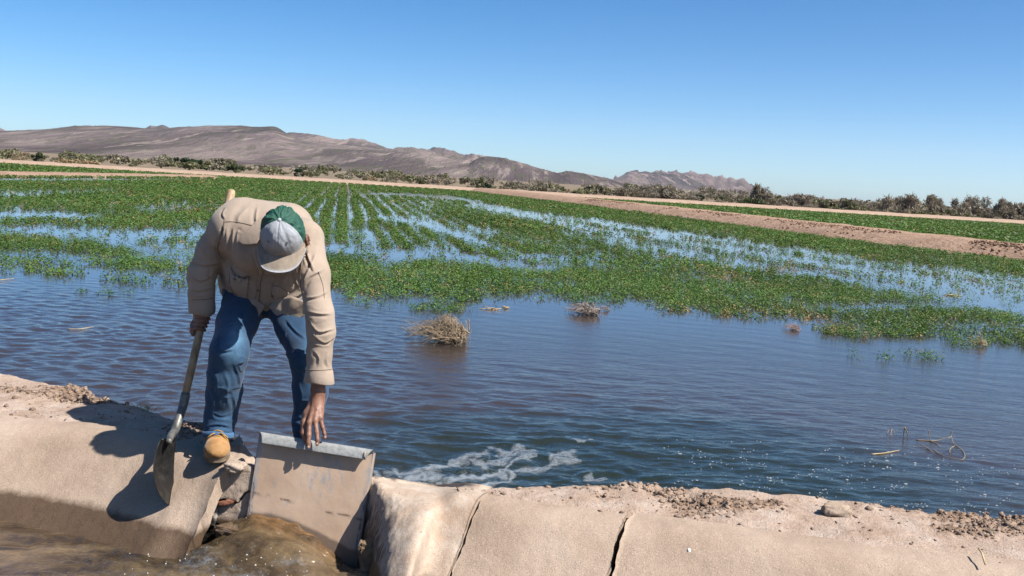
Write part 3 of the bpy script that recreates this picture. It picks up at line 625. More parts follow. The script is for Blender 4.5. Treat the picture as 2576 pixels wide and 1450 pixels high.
# ---- crop: alfalfa leaves, one mesh per field
def leaf_mat():
    m, t, p = new_mat('alfalfa_leaf'); a = nd(t, 'ShaderNodeAttribute', attribute_name='tint')
    k = mixc(t, 1., a.outputs['Color'], (ALB, ALB, ALB), 'MULTIPLY'); t.links.new(k, p.inputs['Base Color']); p.inputs['Roughness'].default_value = .55; p.inputs['Specular IOR Level'].default_value = .3
    tr = nd(t, 'ShaderNodeBsdfTranslucent'); t.links.new(mixc(t, 1., k, (1., 1., .55), 'MULTIPLY'), tr.inputs['Color'])
    mx = nd(t, 'ShaderNodeMixShader'); mx.inputs[0].default_value = .28; t.links.new(p.outputs[0], mx.inputs[1]); t.links.new(tr.outputs[0], mx.inputs[2])
    t.links.new(mx.outputs[0], t.nodes['Material Output'].inputs['Surface']); return m
m_leaf = leaf_mat()
def seg_d(u, v, pl):
    """distance in photo units to a polyline with half widths: pl=[(x,y,halfwidth)] -> signed ratio"""
    best = np.full(np.shape(u), 9.); P = np.asarray(pl, float)
    for a, b in zip(P[:-1], P[1:]):
        dx, dy = b[:2]-a[:2]; t = np.clip(((u-a[0])*dx+(v-a[1])*dy)/(dx*dx+dy*dy+1e-9), 0, 1)
        # thickness is judged vertically (fields are seen at a low angle)
        h = a[2]+(b[2]-a[2])*t; q = np.hypot((u-a[0]-dx*t)*.30, (v-a[1]-dy*t))/h; best = np.minimum(best, q)
    return best
EDGE = np.array([(-400, 690), (0, 688), (70, 690), (130, 672), (200, 668), (330, 700), (470, 705), (560, 715), (700, 730), (830, 742), (930, 748), (1040, 762), (1120, 768), (1250, 760), (1350, 752), (1500, 762), (1600, 770), (1700, 780), (1830, 800), (1950, 802), (2080, 815), (2200, 838), (2350, 850), (2480, 852), (2576, 868), (3000, 900)], float)
OPEN = [  # open water inside the crop: (polyline with half widths, how bare)
    ([(-300, 452, 4), (250, 452, 4.5), (540, 452, 2)], 1.), ([(-200, 483, 5), (150, 484, 6), (330, 478, 3)], .75), ([(-200, 497, 3), (90, 492, 4)], .9), ([(0, 540, 10), (130, 541, 11), (240, 546, 6)], .96),
    ([(250, 515, 3), (330, 513, 4)], .7), ([(370, 527, 9), (450, 519, 11), (520, 515, 8)], .62), ([(400, 468, 3), (700, 470, 3)], .35),
    ([(-200, 578, 10), (0, 577, 12), (100, 581, 14), (230, 588, 16), (350, 592, 16), (480, 588, 12), (560, 575, 8)], .93), ([(300, 615, 12), (400, 630, 24), (480, 640, 26)], .90), ([(-100, 642, 10), (60, 640, 13), (200, 645, 9), (280, 655, 7)], .92), ([(-100, 672, 8), (40, 672, 9)], .8), ([(120, 668, 6), (260, 690, 8), (420, 690, 10), (520, 705, 8)], .75),
    ([(930, 487, 3.5), (1010, 489, 4.5), (1110, 496, 6), (1200, 507, 4)], 1.), ([(880, 482, 5), (950, 500, 11), (1040, 530, 17), (1080, 550, 12)], .7), ([(1050, 500, 11), (1200, 525, 12), (1330, 548, 10)], .62), ([(960, 490, 3), (1260, 500, 3)], .6),
    ([(960, 545, 8), (1010, 552, 10), (1090, 572, 9), (1150, 592, 9), (1200, 606, 9)], .92), ([(1060, 560, 10), (1160, 590, 12)], .8),
    ([(1040, 510, 5), (1120, 530, 6)], .55), ([(1200, 515, 8), (1300, 535, 11), (1400, 552, 14), (1500, 568, 17), (1600, 588, 20), (1750, 612, 22), (1900, 635, 23), (2050, 662, 26), (2250, 697, 30), (2576, 742, 36), (3000, 800, 46)], .92), ([(1500, 555, 7), (1700, 590, 9), (1950, 628, 10), (2200, 668, 12), (2576, 712, 12)], .85),
    ([(1660, 625, 8), (1850, 660, 9), (2050, 690, 9), (2250, 718, 9)], .80),
    ([(830, 622, 5), (920, 632, 8), (1000, 638, 13), (1090, 640, 14), (1180, 645, 10)], .93), ([(1170, 650, 10), (1280, 665, 12), (1380, 680, 8)], .9), ([(930, 655, 7), (1010, 660, 8), (1060, 650, 8)], .85), ([(1100, 605, 5), (1140, 630, 8)], .7), ([(1190, 610, 7), (1300, 640, 9), (1400, 655, 10)], .72),
    ([(920, 585, 8), (930, 610, 11)], .85), ([(1150, 560, 9), (1230, 590, 10)], .7), ([(1420, 585, 8), (1560, 615, 9), (1660, 650, 8)], .65), ([(1300, 700, 8), (1450, 715, 8)], .5), ([(868, 600, 8), (866, 620, 9)], .5), ([(1230, 575, 6), (1330, 600, 8), (1420, 625, 7)], .5),
    ([(2070, 775, 8), (2200, 772, 12), (2350, 768, 10), (2576, 775, 14), (2900, 790, 14)], .93), ([(1800, 742, 5), (1950, 752, 8), (2080, 775, 9)], .5), ([(2300, 742, 8), (2576, 758, 9)], .5), ([(2380, 810, 9), (2576, 822, 14)], .85), ([(2000, 820, 8), (2120, 832, 8)], .6), ([(1050, 745, 5), (1130, 748, 6)], .6), ([(1270, 745, 5), (1500, 750, 7)], .45), ([(1600, 620, 4), (1760, 655, 5), (1950, 690, 5)], .4),
    ([(2120, 855, 9), (2576, 905, 20)], .9),
]
GREEN = [([(1560, 592, 2.5), (1760, 628, 3), (1960, 660, 3.5), (2300, 718, 5)], .5), ([(1700, 596, 2), (2000, 640, 3), (2300, 684, 4), (2560, 722, 5)], .42), ([(1450, 560, 2), (1640, 590, 2.5)], .4), ([(2085, 833, 9), (2170, 838, 14), (2250, 836, 11), (2330, 842, 6)], .8), ([(2290, 895, 5), (2350, 905, 5)], .7), ([(2420, 868, 9), (2490, 858, 8), (2576, 862, 14)], .45), ([(2150, 900, 3), (2260, 905, 3)], .25), ([(130, 690, 6), (190, 690, 7)], .8), ([(280, 705, 5), (370, 712, 6)], .6), ([(420, 715, 6), (520, 722, 6)], .5), ([(210, 738, 4), (330, 742, 4)], .18), ([(900, 765, 4), (960, 768, 5)], .25), ([(1060, 775, 6), (1130, 782, 8)], .6)]
def crop_density(P):
    u, v = proj(P); X, Y = P[:, 0], P[:, 1]
    rs = X*.985+Y*.172; along = -X*.172+Y*.985              # across / along the drill rows
    n1 = fbm(rs*.9, along*.28, 2, 4); n2 = fbm(X*3.2, Y*2.1, 5, 3)
    e = np.interp(u, EDGE[:, 0], EDGE[:, 1])
    d = sstep(4, -22, (v-e)+n2*26+n1*10)*.95
    for pl, s in OPEN:
        q = seg_d(u, v, pl); d = d*(1-s*sstep(1.45, .72, q+n2*.62+n1*.45))
    rows = .5+.5*np.sin(2*np.pi*rs/1.8); row2 = .5+.5*np.sin(2*np.pi*rs/2.76+1.)
    az = X/np.maximum(Y, 1); zone = np.clip(np.exp(-((az+.165)/.085)**2)*1.15, 0, 1)*sstep(15, 22, Y)
    d = d*(1-zone*.55*sstep(.86, .97, rows)*(.5+.5*row2)*sstep(-.25, .15, n1+.08)*(.35+.65*sstep(20, 34, Y)))
    d = d*(1-.55*sstep(.0, .42, n1)*sstep(14, 22, Y))
    for pl, s in GREEN: d = np.maximum(d, s*sstep(1.5, .7, seg_d(u, v, pl)+n2*.5))
    return np.clip(d, 0, 1)
def clumps(P, nleaf, leaf, rad, hgt, tints, z0):
    """leaf quads round every plant point, all numpy"""
    n = len(P); k = n*nleaf
    c = np.repeat(P, nleaf, 0); r_ = np.repeat(rng.uniform(.6, 1.25, n), nleaf)
    th = rng.uniform(0, 2*np.pi, k); rr = rad*np.sqrt(rng.random(k))*r_; h = hgt*r_*rng.random(k)**.8*(1-.45*(rr/(rad*r_))**2)
    C_ = np.stack([c[:, 0]+rr*np.cos(th), c[:, 1]+rr*np.sin(th), z0+h], -1)
    nrm = rng.normal(0, .55, (k, 3)); nrm[:, 2] = 1; nrm[:, :2] += np.stack([np.cos(th), np.sin(th)], -1)*.35; nrm /= np.linalg.norm(nrm, axis=1)[:, None]
    a = np.cross(nrm, rng.normal(0, 1, (k, 3))); a /= np.linalg.norm(a, axis=1)[:, None]; b = np.cross(nrm, a)
    s = (leaf*rng.uniform(.6, 1.3, k))[:, None]
    V = np.stack([C_-a*s, C_+b*s*.55, C_+a*s, C_-b*s*.55], 1).reshape(-1, 3)
    t = np.repeat(tints, nleaf, 0)*rng.uniform(.65, 1.4, (k, 1)); t = np.repeat(t, 4, 0)
    return V, t
def tint_for(n, X, Y, dry=.035):
    g = np.array([.085, .172, .034])*np.ones((n, 3)); f = fbm(X*.5, Y*.35, 9, 3)[:, None]
    g = g*(1+.30*f)+np.array([.030, .022, .0])*np.maximum(0, fbm(X*1.1, Y*.8, 4, 3)+.05)[:, None]
    y = rng.random(n) < .16; g[y] = np.array([.155, .205, .042])*rng.uniform(.7, 1.1, (y.sum(), 1))
    d = rng.random(n) < dry+.22*sstep(.28, .6, fbm(X*.45, Y*.3, 14, 3)); g[d] = np.array([.36, .255, .12])*rng.uniform(.6, 1.15, (d.sum(), 1)); return g
bermx = lambda Y: np.interp(Y, [p[1] for p in berm_line[::-1]], [p[0] for p in berm_line[::-1]])
def crop():
    Vs = []; Ts = []
    for (y0, y1, dens, nl, leaf, rad, hg) in ((8.5, 13, 270, 26, .0130, .080, .11), (13, 20, 155, 18, .0165, .095, .12), (20, 34, 66, 14, .024, .085, .13), (34, 60, 42, 11, .034, .085, .14), (60, 122, 20, 8, .058, .13, .15)):
        A = (y1*y1-y0*y0)*.56*1.06; n = int(A*dens); Y = np.sqrt(rng.uniform(y0*y0, y1*y1, n)); X = Y*rng.uniform(-.62, .60, n)
        if y0 >= 20:                                            # drilled rows
            sp = .50 if y0 < 34 else .62 if y0 < 60 else .9; rs = X*.985+Y*.172; rn = np.round(rs/sp)*sp+rng.normal(0, .10 if y0 < 60 else .15, n); X = X+(rn-rs)*.985; Y = Y+(rn-rs)*.172
        P = np.stack([X, Y, np.full(n, ZW)], -1); D = crop_density(P); 
        k = (rng.random(n) < D) & (X < bermx(Y)-.4); 
        lb = np.interp(X, [p[0] for p in bl], [p[1] for p in bl]); k &= (Y < lb-.3) | (X > bl[-1][0])
        P = P[k]; V, t = clumps(P, nl, leaf, rad, hg, tint_for(len(P), P[:, 0], P[:, 1]), ZW-.01); Vs.append(V); Ts.append(t)
    V = np.concatenate(Vs); m = len(V)//4; prop(mesh_np('alfalfa_crop', V, np.arange(m*4).reshape(m, 4), m_leaf, smooth=False, attr=np.concatenate(Ts)), 'green alfalfa growing out of the flood water in drill rows', 'crop', kind='stuff')
    # the two drier fields beyond the berms
    for nm, lab, f in (('alfalfa_crop', 'green alfalfa field between the long berm and the far road', 0), ('alfalfa_crop', 'strip of green alfalfa beyond the low berm at far left', 1)):
        n = 42000 if f == 0 else 16000; Y = np.sqrt(rng.uniform(30**2 if f == 0 else 60**2, 121**2, n)); X = Y*rng.uniform(-.62, .62, n)
        if f == 0: k = X > bermx(Y)+5.6
        else: lb = np.interp(X, [p[0] for p in bl], [p[1] for p in bl]); k = (Y > lb+4.) & (X < bl[-1][0]+2) 
        P = np.stack([X[k], Y[k], np.full(k.sum(), -.45)], -1); V, t = clumps(P, 8, .10, .42, .16, tint_for(len(P), P[:, 0], P[:, 1], .01), -.44); m = len(V)//4
        prop(mesh_np(nm, V, np.arange(m*4).reshape(m, 4), m_leaf, smooth=False, attr=t), lab, 'crop', kind='stuff')
crop()
def field_soil():
    m = M('crop_soil', [(.3, (.045, .075, .022)), (.6, (.075, .11, .035)), (.8, (.16, .12, .075))], .8, 6, .95, .1, space='World')
    L = berm_line[::-1]; V = []; F = []
    V = [(x+5, y+2, -.43) for x, y in L]+[(x, 122.5, -.43) if y > 100 else (x+110, y+40, -.43) for x, y in L]
    n = len(L); F = [[i, i+1, n+i+1, n+i] for i in range(n-1)]
    prop(mesh_np('field_ground', V, F, m), kind='structure')
    V = [(x, y+3.4, -.43) for x, y in bl]+[(x-60 if i == 0 else x, 122, -.43) for i, (x, y) in enumerate(bl)]; n = len(bl)
    prop(mesh_np('field_ground', V, [[i, i+1, n+i+1, n+i] for i in range(n-1)], m), kind='structure')
field_soil()

# ================================================================== MOUNTAINS
def mountain_mat(name, a, b, c, veg, sc):
    m, t, p = new_mat(name); v = coords(t, 'World', (1, .035, 1))
    col = ramp(t, noise(t, v, .006*sc, 9, .65), [(.40, a), (.5, b), (.60, c)])
    vz = coords(t, 'World', (1, .09, 1.3)); col = mixc(t, math_(t, 'MULTIPLY', ramp(t, noise(t, vz, .006*sc, 7, .6), [(.47, (0, 0, 0)), (.58, (1, 1, 1))]), .75), col, tuple(x*.6 for x in a))
    lg = noise(t, coords(t, 'World', (.25, .02, 7)), .012*sc, 5, .6); col = mixc(t, math_(t, 'MULTIPLY', ramp(t, lg, [(.53, (0, 0, 0)), (.60, (1, 1, 1))]), .5), col, tuple(x*.62 for x in a))
    s = noise(t, v, .10*sc, 4, .8); col = mixc(t, math_(t, 'MULTIPLY', ramp(t, s, [(.49, (0, 0, 0)), (.58, (1, 1, 1))]), .85), col, veg)
    s = noise(t, v, .05*sc, 4, .75); col = mixc(t, math_(t, 'MULTIPLY', ramp(t, s, [(.54, (0, 0, 0)), (.64, (1, 1, 1))]), .6), col, tuple(min(1, x*1.45) for x in c))
    t.links.new(col, p.inputs['Base Color']); p.inputs['Roughness'].default_value = 1; p.inputs['Specular IOR Level'].default_value = 0
    b_ = bump(t, p, noise(t, v, .03*sc, 8, .75), 1.0, 16/sc); return m
def mountain(sil, base_y, D, depth, mat, seed, gul=.10, nu=420, nv=70, rough=1.):
    S = np.asarray(sil, float); u = np.linspace(S[0, 0], S[-1, 0], nu); vs_ = np.interp(u, S[:, 0], S[:, 1])
    k = 9; vs_ = np.convolve(np.pad(vs_, k//2, 'edge'), np.hanning(k+2)[1:-1]/np.hanning(k+2)[1:-1].sum(), 'valid')
    t = np.concatenate([np.linspace(0, 1, nv-14), 1+np.linspace(.05, .9, 14)]); P = np.zeros((nu, nv, 3))
    top = np.array([aty(a, b, D) for a, b in zip(u, vs_)])
    dirx = top[:, 0]/D
    prof = np.where(t <= 1, (t**1.35)*.55+.45*sstep(.15, 1, t), 1-.9*(t-1))
    Y = D - depth*(1-t); zb = -4.
    z = zb + (top[:, 2]-zb)[:, None]*prof[None, :]
    xx = dirx[:, None]*Y[None, :]; YY = np.repeat(Y[None, :], nu, 0)
    env = (np.minimum(1, (1-np.abs(np.minimum(t, 1.6)-.55)/.62))).clip(0, 1)[None, :]
    L = D/1000
    g = (np.abs(fbm(xx/(105*L)+seed+.4*fbm(xx/(200*L), YY/(300*L), 3, 3), YY/(520*L), seed, 5))*-1+.22)*gul*3.2 + fbm(xx/(60*L), YY/(60*L), seed+3, 5)*gul*.8
    z = z + (top[:, 2]-zb)[:, None]*g*env
    z[:, nv-15] = top[:, 2] + fbm(u/9., seed*3., o=4)*(1.2*L*rough)
    P = np.stack([xx, YY, z], -1)
    o = mesh_np('mountain', P.reshape(-1, 3), grid_faces(nu, nv)[:, ::-1] if False else grid_faces(nu, nv), mat); return prop(o, kind='structure')
mm1 = mountain_mat('mesa_rock', (.125, .095, .10), (.215, .163, .163), (.335, .265, .24), (.10, .105, .06), 1.0)
mm2 = mountain_mat('far_rock', (.09, .066, .07), (.20, .142, .138), (.36, .27, .235), (.12, .105, .075), .6)
mountain([(-900, 350), (-500, 340), (-300, 352), (-100, 338), (0, 331), (60, 329), (110, 327), (150, 322), (185, 318), (215, 317), (300, 320), (340, 322), (385, 326), (430, 323), (460, 320), (520, 318), (600, 318), (645, 320), (690, 321), (705, 328), (722, 339), (745, 350), (780, 361), (850, 366), (920, 371), (975, 378), (990, 372), (1040, 371), (1090, 380), (1130, 390), (1180, 402), (1240, 424), (1300, 452), (1360, 476)], 400, 2300, 1350, mm1, 2.3, .13, 560, 90)
mountain([(1090, 470), (1130, 448), (1165, 424), (1195, 402), (1225, 394), (1260, 397), (1300, 406), (1350, 422), (1400, 436), (1430, 431), (1465, 436), (1510, 445), (1560, 456), (1620, 470), (1680, 484), (1760, 500), (1900, 520)], 470, 1900, 900, mm1, 5.1, .10)
mountain([(1175, 485), (1215, 468), (1250, 458), (1300, 456), (1340, 468), (1400, 486)], 470, 1450, 260, mm1, 7.9, .06, 160, 50, .5)
mountain([(640, 362), (700, 345), (728, 334), (760, 336), (800, 341), (850, 352), (868, 352), (885, 348), (915, 352), (950, 362), (978, 374), (1040, 385), (1075, 376), (1095, 370), (1120, 373), (1150, 384), (1165, 390), (1190, 387), (1215, 390), (1240, 402), (1300, 430)], 400, 3600, 1000, mm2, 3.7, .12)
mountain([(330, 345), (362, 325), (378, 316), (392, 318), (410, 314), (432, 325), (470, 345)], 360, 4200, 500, mm2, 1.3, .1, 120, 40, .6)
mountain([(-90, 345), (-40, 318), (-14, 316), (8, 326), (40, 345)], 360, 4200, 500, mm2, 9.3, .1, 100, 40, .6)
mountain([(1480, 480), (1520, 463), (1545, 452), (1562, 444), (1582, 433), (1596, 430), (1612, 434), (1624, 432), (1640, 436), (1650, 431), (1668, 433), (1680, 436), (1698, 432), (1714, 438), (1730, 435), (1748, 436), (1764, 441), (1780, 438), (1798, 448), (1812, 443), (1828, 452), (1840, 448), (1852, 455), (1866, 451), (1876, 456), (1888, 468), (1910, 482), (1940, 490), (1985, 497), (2012, 494), (2030, 489), (2045, 495), (2062, 497), (2090, 505), (2140, 515), (2250, 530)], 480, 4600, 1300, mm2, 6.6, .36, 480, 80, 4.5)
mountain([(1500, 486), (1600, 478), (1660, 482), (1720, 474), (1790, 486), (1850, 484), (1920, 500), (2000, 512), (2100, 520)], 480, 3000, 700, mm1, 8.2, .1, 200, 50, .7)

# ================================================================== SCRUB AND TREES
m_shrub = leaf_mat(); m_shrub.name = 'scrub_leaf'
m_bark = M('grey_bark', [(.3, (.075, .06, .048)), (.7, (.17, .14, .115))], 20, 4, .95, .1)
def shrub_mesh(seed, col, n=420, leaf=.075, flat=.62, twigs=False):
    r = np.random.default_rng(seed); k = 9
    cs = np.stack([r.normal(0, .42, k), r.normal(0, .42, k), r.uniform(.30, .72, k)], -1); rs = r.uniform(.20, .42, k)
    i = r.integers(0, k, n); d = r.normal(0, 1, (n, 3)); d /= np.linalg.norm(d, axis=1)[:, None]
    P = cs[i]+d*(rs[i]*r.uniform(.35, 1.08, n)**.6)[:, None]*np.array([1, 1, .85]); P[:, 2] = np.abs(P[:, 2])
    P = P/np.array([1.0, 1.0, 1.15])
    nrm = r.normal(0, 1, (n, 3)); nrm[:, 2] += .4; nrm /= np.linalg.norm(nrm, axis=1)[:, None]
    a = np.cross(nrm, r.normal(0, 1, (n, 3))); a /= np.linalg.norm(a, axis=1)[:, None]; b = np.cross(nrm, a)
    s = leaf*r.uniform(.6, 1.5, (n, 1)); w_ = .16 if twigs else .6
    V = np.stack([P-a*s, P+b*s*w_, P+a*s, P-b*s*w_], 1).reshape(-1, 3)
    t = np.asarray(col)*r.uniform(.55, 1.45, (n, 1)); return V, np.arange(4*n).reshape(n, 4), np.repeat(t, 4, 0)
def stems_mesh(seed, h=1., n=6, sub=4, r0=.05, spread=.45):
    r = np.random.default_rng(seed); parts = []
    for i in range(n):
        a = r.uniform(0, 6.28); lean = r.uniform(.1, spread); p = [np.array([r.normal(0, .03), r.normal(0, .03), -.05])]; d = np.array([math.cos(a)*lean, math.sin(a)*lean, 1.])
        for k in range(5): d = d+r.normal(0, .22, 3)*np.array([1, 1, .35]); p.append(p[-1]+d/np.linalg.norm(d)*h*.19*r.uniform(.8, 1.15))
        parts.append(tube(spline(p, 9), np.linspace(r0, r0*.25, 9)*r.uniform(.6, 1.1), 5))
        for j in range(sub):
            q = p[2+r.integers(0, 3)]; dd = np.array([r.normal(), r.normal(), r.uniform(.1, 1.)]); dd /= np.linalg.norm(dd); e = [q, q+dd*h*.16, q+dd*h*.26+r.normal(0, .05, 3)*h, q+dd*h*.38+r.normal(0, .08, 3)*h]
            parts.append(tube(spline(e, 7), np.linspace(r0*.35, r0*.1, 7), 4))
    V, F = join(parts); return V, F
kinds = {
  'olive': dict(label='olive green rounded desert shrub in the scrub line below the mesa', col=(.20, .195, .10), leaf=.10, n=420),
  'grey':  dict(label='grey-green twiggy desert shrub in the scrub line along the far dirt road', col=(.235, .21, .145), leaf=.10, n=380),
  'tan':   dict(label='tan dry brush mound in the scrub line along the far dirt road', col=(.36, .275, .165), leaf=.09, n=380),
  'brown': dict(label='leafless brown thicket bush in the scrub line at right', col=(.26, .22, .175), leaf=.16, n=480, twigs=True),
}
protos = {}
for ki, (kn, kd) in enumerate(kinds.items()):
    protos[kn] = []
    for s in range(4):
        V, F, T = shrub_mesh(100+ki*10+s, kd['col'], kd['n'], kd['leaf'], twigs=kd.get('twigs', False))
        me_o = mesh_np('desert_shrub', V, F, m_shrub, smooth=False, attr=T); COL.objects.unlink(me_o); protos[kn].append(me_o)
def put_shrub(kn, x, y, w_, h_, label=None, z=-.5, group=True):
    o = random.choice(protos[kn]).copy(); COL.objects.link(o); o.location = (x, y, z); o.scale = (w_, w_*.8, h_); o.rotation_euler = (0, 0, random.uniform(0, 6.28))
    prop(o, label or kinds[kn]['label'], 'shrub', ('desert shrubs in the scrub line, ' + kn) if group else None)
    return o
def shrub_px(kn, u, vbase, wpx, hpx, Y, label=None):
    p = aty(u, vbase, Y); s = Y/FPX; return put_shrub(kn, p[0], Y, wpx*s*.62, hpx*s*1.02, label, z=p[2]-.05, group=label is None)
# base of the scrub in the photo, and its height from left to right
SB = np.array([(-100, 402), (0, 408), (200, 415), (400, 424), (600, 436), (800, 448), (1000, 462), (1200, 478), (1400, 494), (1600, 502), (1800, 514), (2000, 527), (2200, 541), (2400, 552), (2576, 562), (2700, 570)], float)
SH = np.array([(-100, 32), (0, 31), (120, 28), (250, 25), (420, 27), (600, 25), (900, 22), (1150, 25), (1400, 29), (1600, 32), (1800, 30), (2100, 33), (2350, 34), (2700, 36)], float)
rs_ = random.Random(5)
for layer, (n, Y, dv) in enumerate(((54, 136, 0), (60, 150, -5), (56, 180, -8), (46, 240, -13))):
    for i in range(n):
        u = -60+(2720)*(i+rs_.uniform(-.4, .4))/n; vb = np.interp(u, SB[:, 0], SB[:, 1])+dv+rs_.uniform(-1.5, 1); h = np.interp(u, SH[:, 0], SH[:, 1])*rs_.uniform(.35, 1.25)
        if u < 1000: kn = rs_.choice(['olive', 'olive', 'grey', 'grey', 'tan'])
        elif u < 1550: kn = rs_.choice(['olive', 'grey', 'grey', 'tan', 'brown'])
        else: kn = rs_.choice(['brown', 'brown', 'brown', 'grey', 'olive'])
        if kn == 'tan': h *= .62
        shrub_px(kn, u, vb, h*rs_.uniform(1.3, 2.1), h, Y)
for u, vb, w_, h, lab in ((165, 415, 70, 22, 'long tan brush mound beside the round dark green bush at far left'), (220, 417, 60, 20, 'straw coloured brush mound right of the long tan mound at far left'), (2610/1.0-0, 560, 30, 14, None)):
    if lab: shrub_px('tan', u, vb, w_, h, 132, lab)
for u, vb, w_, h, lab in ((1316+0, 0, 0, 0, None), (2050, 525, 22, 12, 'small straw coloured mound at the foot of the brown thicket left of centre right'), (2612-0, 0, 0, 0, None), (2614, 0, 0, 0, None)):
    pass
for u, vb, lab in ((2614-0, 0, None), (1310*0+2000+1320*.466, 0, None)): pass
for u, vb, w_, h, lab in ((2613*0+2115*1.0, 536, 16, 11, 'straw tussock in front of the brown thicket, leftmost of two by the far road'), (2232, 545, 26, 8, 'low straw tussock under the bare tree by the far road')):
    shrub_px('tan', u, vb, w_, h, 131, lab)
# trees: thing > trunk, crown
def tree(u, vb, hpx, wpx, Y, label, col, seed, bare=False, group=None, name='tree', dense=1., low=.25):
    p = aty(u, vb, Y); s = Y/FPX; H = hpx*s; W = wpx*s; r = np.random.default_rng(seed)
    if bare: H *= 1.22
    e = empty(name, (p[0], Y, p[2]), label, 'tree', group)
    V, F = stems_mesh(seed, 1., 5 if bare else 3, 7 if bare else 4, .030 if bare else .04, .75 if bare else .4); V = V*np.array([W*.62, W*.62, H*.98])+np.array([p[0], Y, p[2]])
    mesh_np('trunk', V, F, m_bark, e)
    n = int((1300 if bare else 1500)*dense); k = 11; cs = np.stack([r.normal(0, .27, k), r.normal(0, .27, k), r.uniform(low+.15, .85, k)], -1); rs = r.uniform(.11, .24, k)
    i = r.integers(0, k, n); d = r.normal(0, 1, (n, 3)); d /= np.linalg.norm(d, axis=1)[:, None]
    P = cs[i]+d*(rs[i]*r.uniform(.2, 1.1, n)**.6)[:, None]
    if bare: P[:, 2] -= np.abs(r.normal(0, .05, n))
    P = P*np.array([W, W, H])+np.array([p[0], Y, p[2]])
    nrm = r.normal(0, 1, (n, 3)); nrm[:, 2] += .3; nrm /= np.linalg.norm(nrm, axis=1)[:, None]
    a = np.cross(nrm, r.normal(0, 1, (n, 3))); 
    if bare: a = r.normal(0, 1, (n, 3)); a[:, 2] = -np.abs(a[:, 2])*1.2; nrm = np.cross(a, r.normal(0, 1, (n, 3))); nrm /= np.linalg.norm(nrm, axis=1)[:, None]
    a /= np.linalg.norm(a, axis=1)[:, None]; b = np.cross(nrm, a)
    sz = (.24 if bare else .15)*r.uniform(.6, 1.5, (n, 1))*(Y/140); wd = .20 if bare else .65
    V = np.stack([P-a*sz*(1.5 if bare else 1), P+b*sz*wd, P+a*sz*(1.5 if bare else 1), P-b*sz*wd], 1).reshape(-1, 3)
    T = np.repeat(np.asarray(col)*r.uniform(.55, 1.45, (n, 1)), 4, 0)
    mesh_np('crown', V, np.arange(4*n).reshape(n, 4), m_shrub, e, smooth=False, attr=T); return e
DG = (.030, .062, .022); MG = (.072, .095, .032); GB = (.29, .245, .20); OG = (.20, .19, .115)
tree(96, 410, 24, 34, 140, 'round dark green bushy tree at far left beside the tan brush mound', MG, 1, low=.05)
tree(468, 425, 27, 40, 146, 'wide dark green tree, tallest of the scrub below the middle of the mesa', DG, 2, low=.05)
tree(500, 425, 22, 34, 148, 'dark green tree touching the right side of the widest dark tree', DG, 12, low=.05)
tree(538, 428, 12, 34, 150, 'low dark green tree just right of the pair of dark trees', DG, 3, low=.0)
tree(592, 436, 22, 34, 146, 'dark green small tree left of the shovel handle', MG, 4, low=.05)
tree(752, 444, 18, 22, 150, 'small dark green tree above the bent back of the man', DG, 5, low=.05)
tree(1218, 476, 14, 26, 150, 'small dark green tree below the front hill', DG, 6, low=.0)
tree(1198, 474, 22, 8, 155, 'thin upright dark tree poking out of the scrub below the front hill', DG, 7, low=.3, dense=.4)
tree(1650, 505, 42, 96, 138, 'broad grey leafless thicket tree in front of the jagged ridge', GB, 8, True, dense=2.0, low=.0)
tree(1760, 508, 16, 22, 150, 'small dark green tree right of the broad grey thicket tree', DG, 9, low=.05)
tree(1910, 516, 44, 56, 138, 'grey-brown feathery tree rising above the thicket at the end of the jagged ridge', GB, 10, True, dense=1.2, low=.1)
tree(1895, 520, 22, 60, 135, 'olive green bush tree at the foot of the feathery grey tree', MG, 11, low=.0)
tree(2010, 527, 36, 66, 138, 'grey-brown bare tree left of the small peaked hill', GB, 21, True, dense=1.1, low=.05)
tree(2100, 532, 34, 70, 140, 'olive grey spreading tree right of the small peaked hill', OG, 22, low=.05)
tree(2270, 547, 48, 78, 137, 'slanting bare grey tree left of the lone round-topped tree', GB, 23, True, dense=1.4, low=.05)
tree(2347, 552, 52, 50, 137, 'lone bare tree with a round top and a clear trunk by the far road', GB, 24, True, dense=.9, low=.35)
tree(2440, 556, 60, 66, 139, 'tallest bare tree of the far treeline with drooping twigs', GB, 25, True, dense=1.3, low=.1)
tree(2405, 556, 38, 62, 137, 'dense grey tree crowding the left side of the tallest bare tree', GB, 26, True, dense=1.5, low=.0)
tree(2520, 560, 50, 50, 137, 'second tallest bare tree, right of the tallest one', GB, 27, True, dense=1.1, low=.1)
tree(2565, 562, 40, 70, 139, 'bare spreading tree at the right end of the far treeline', GB, 28, True, dense=1.2, low=.05)

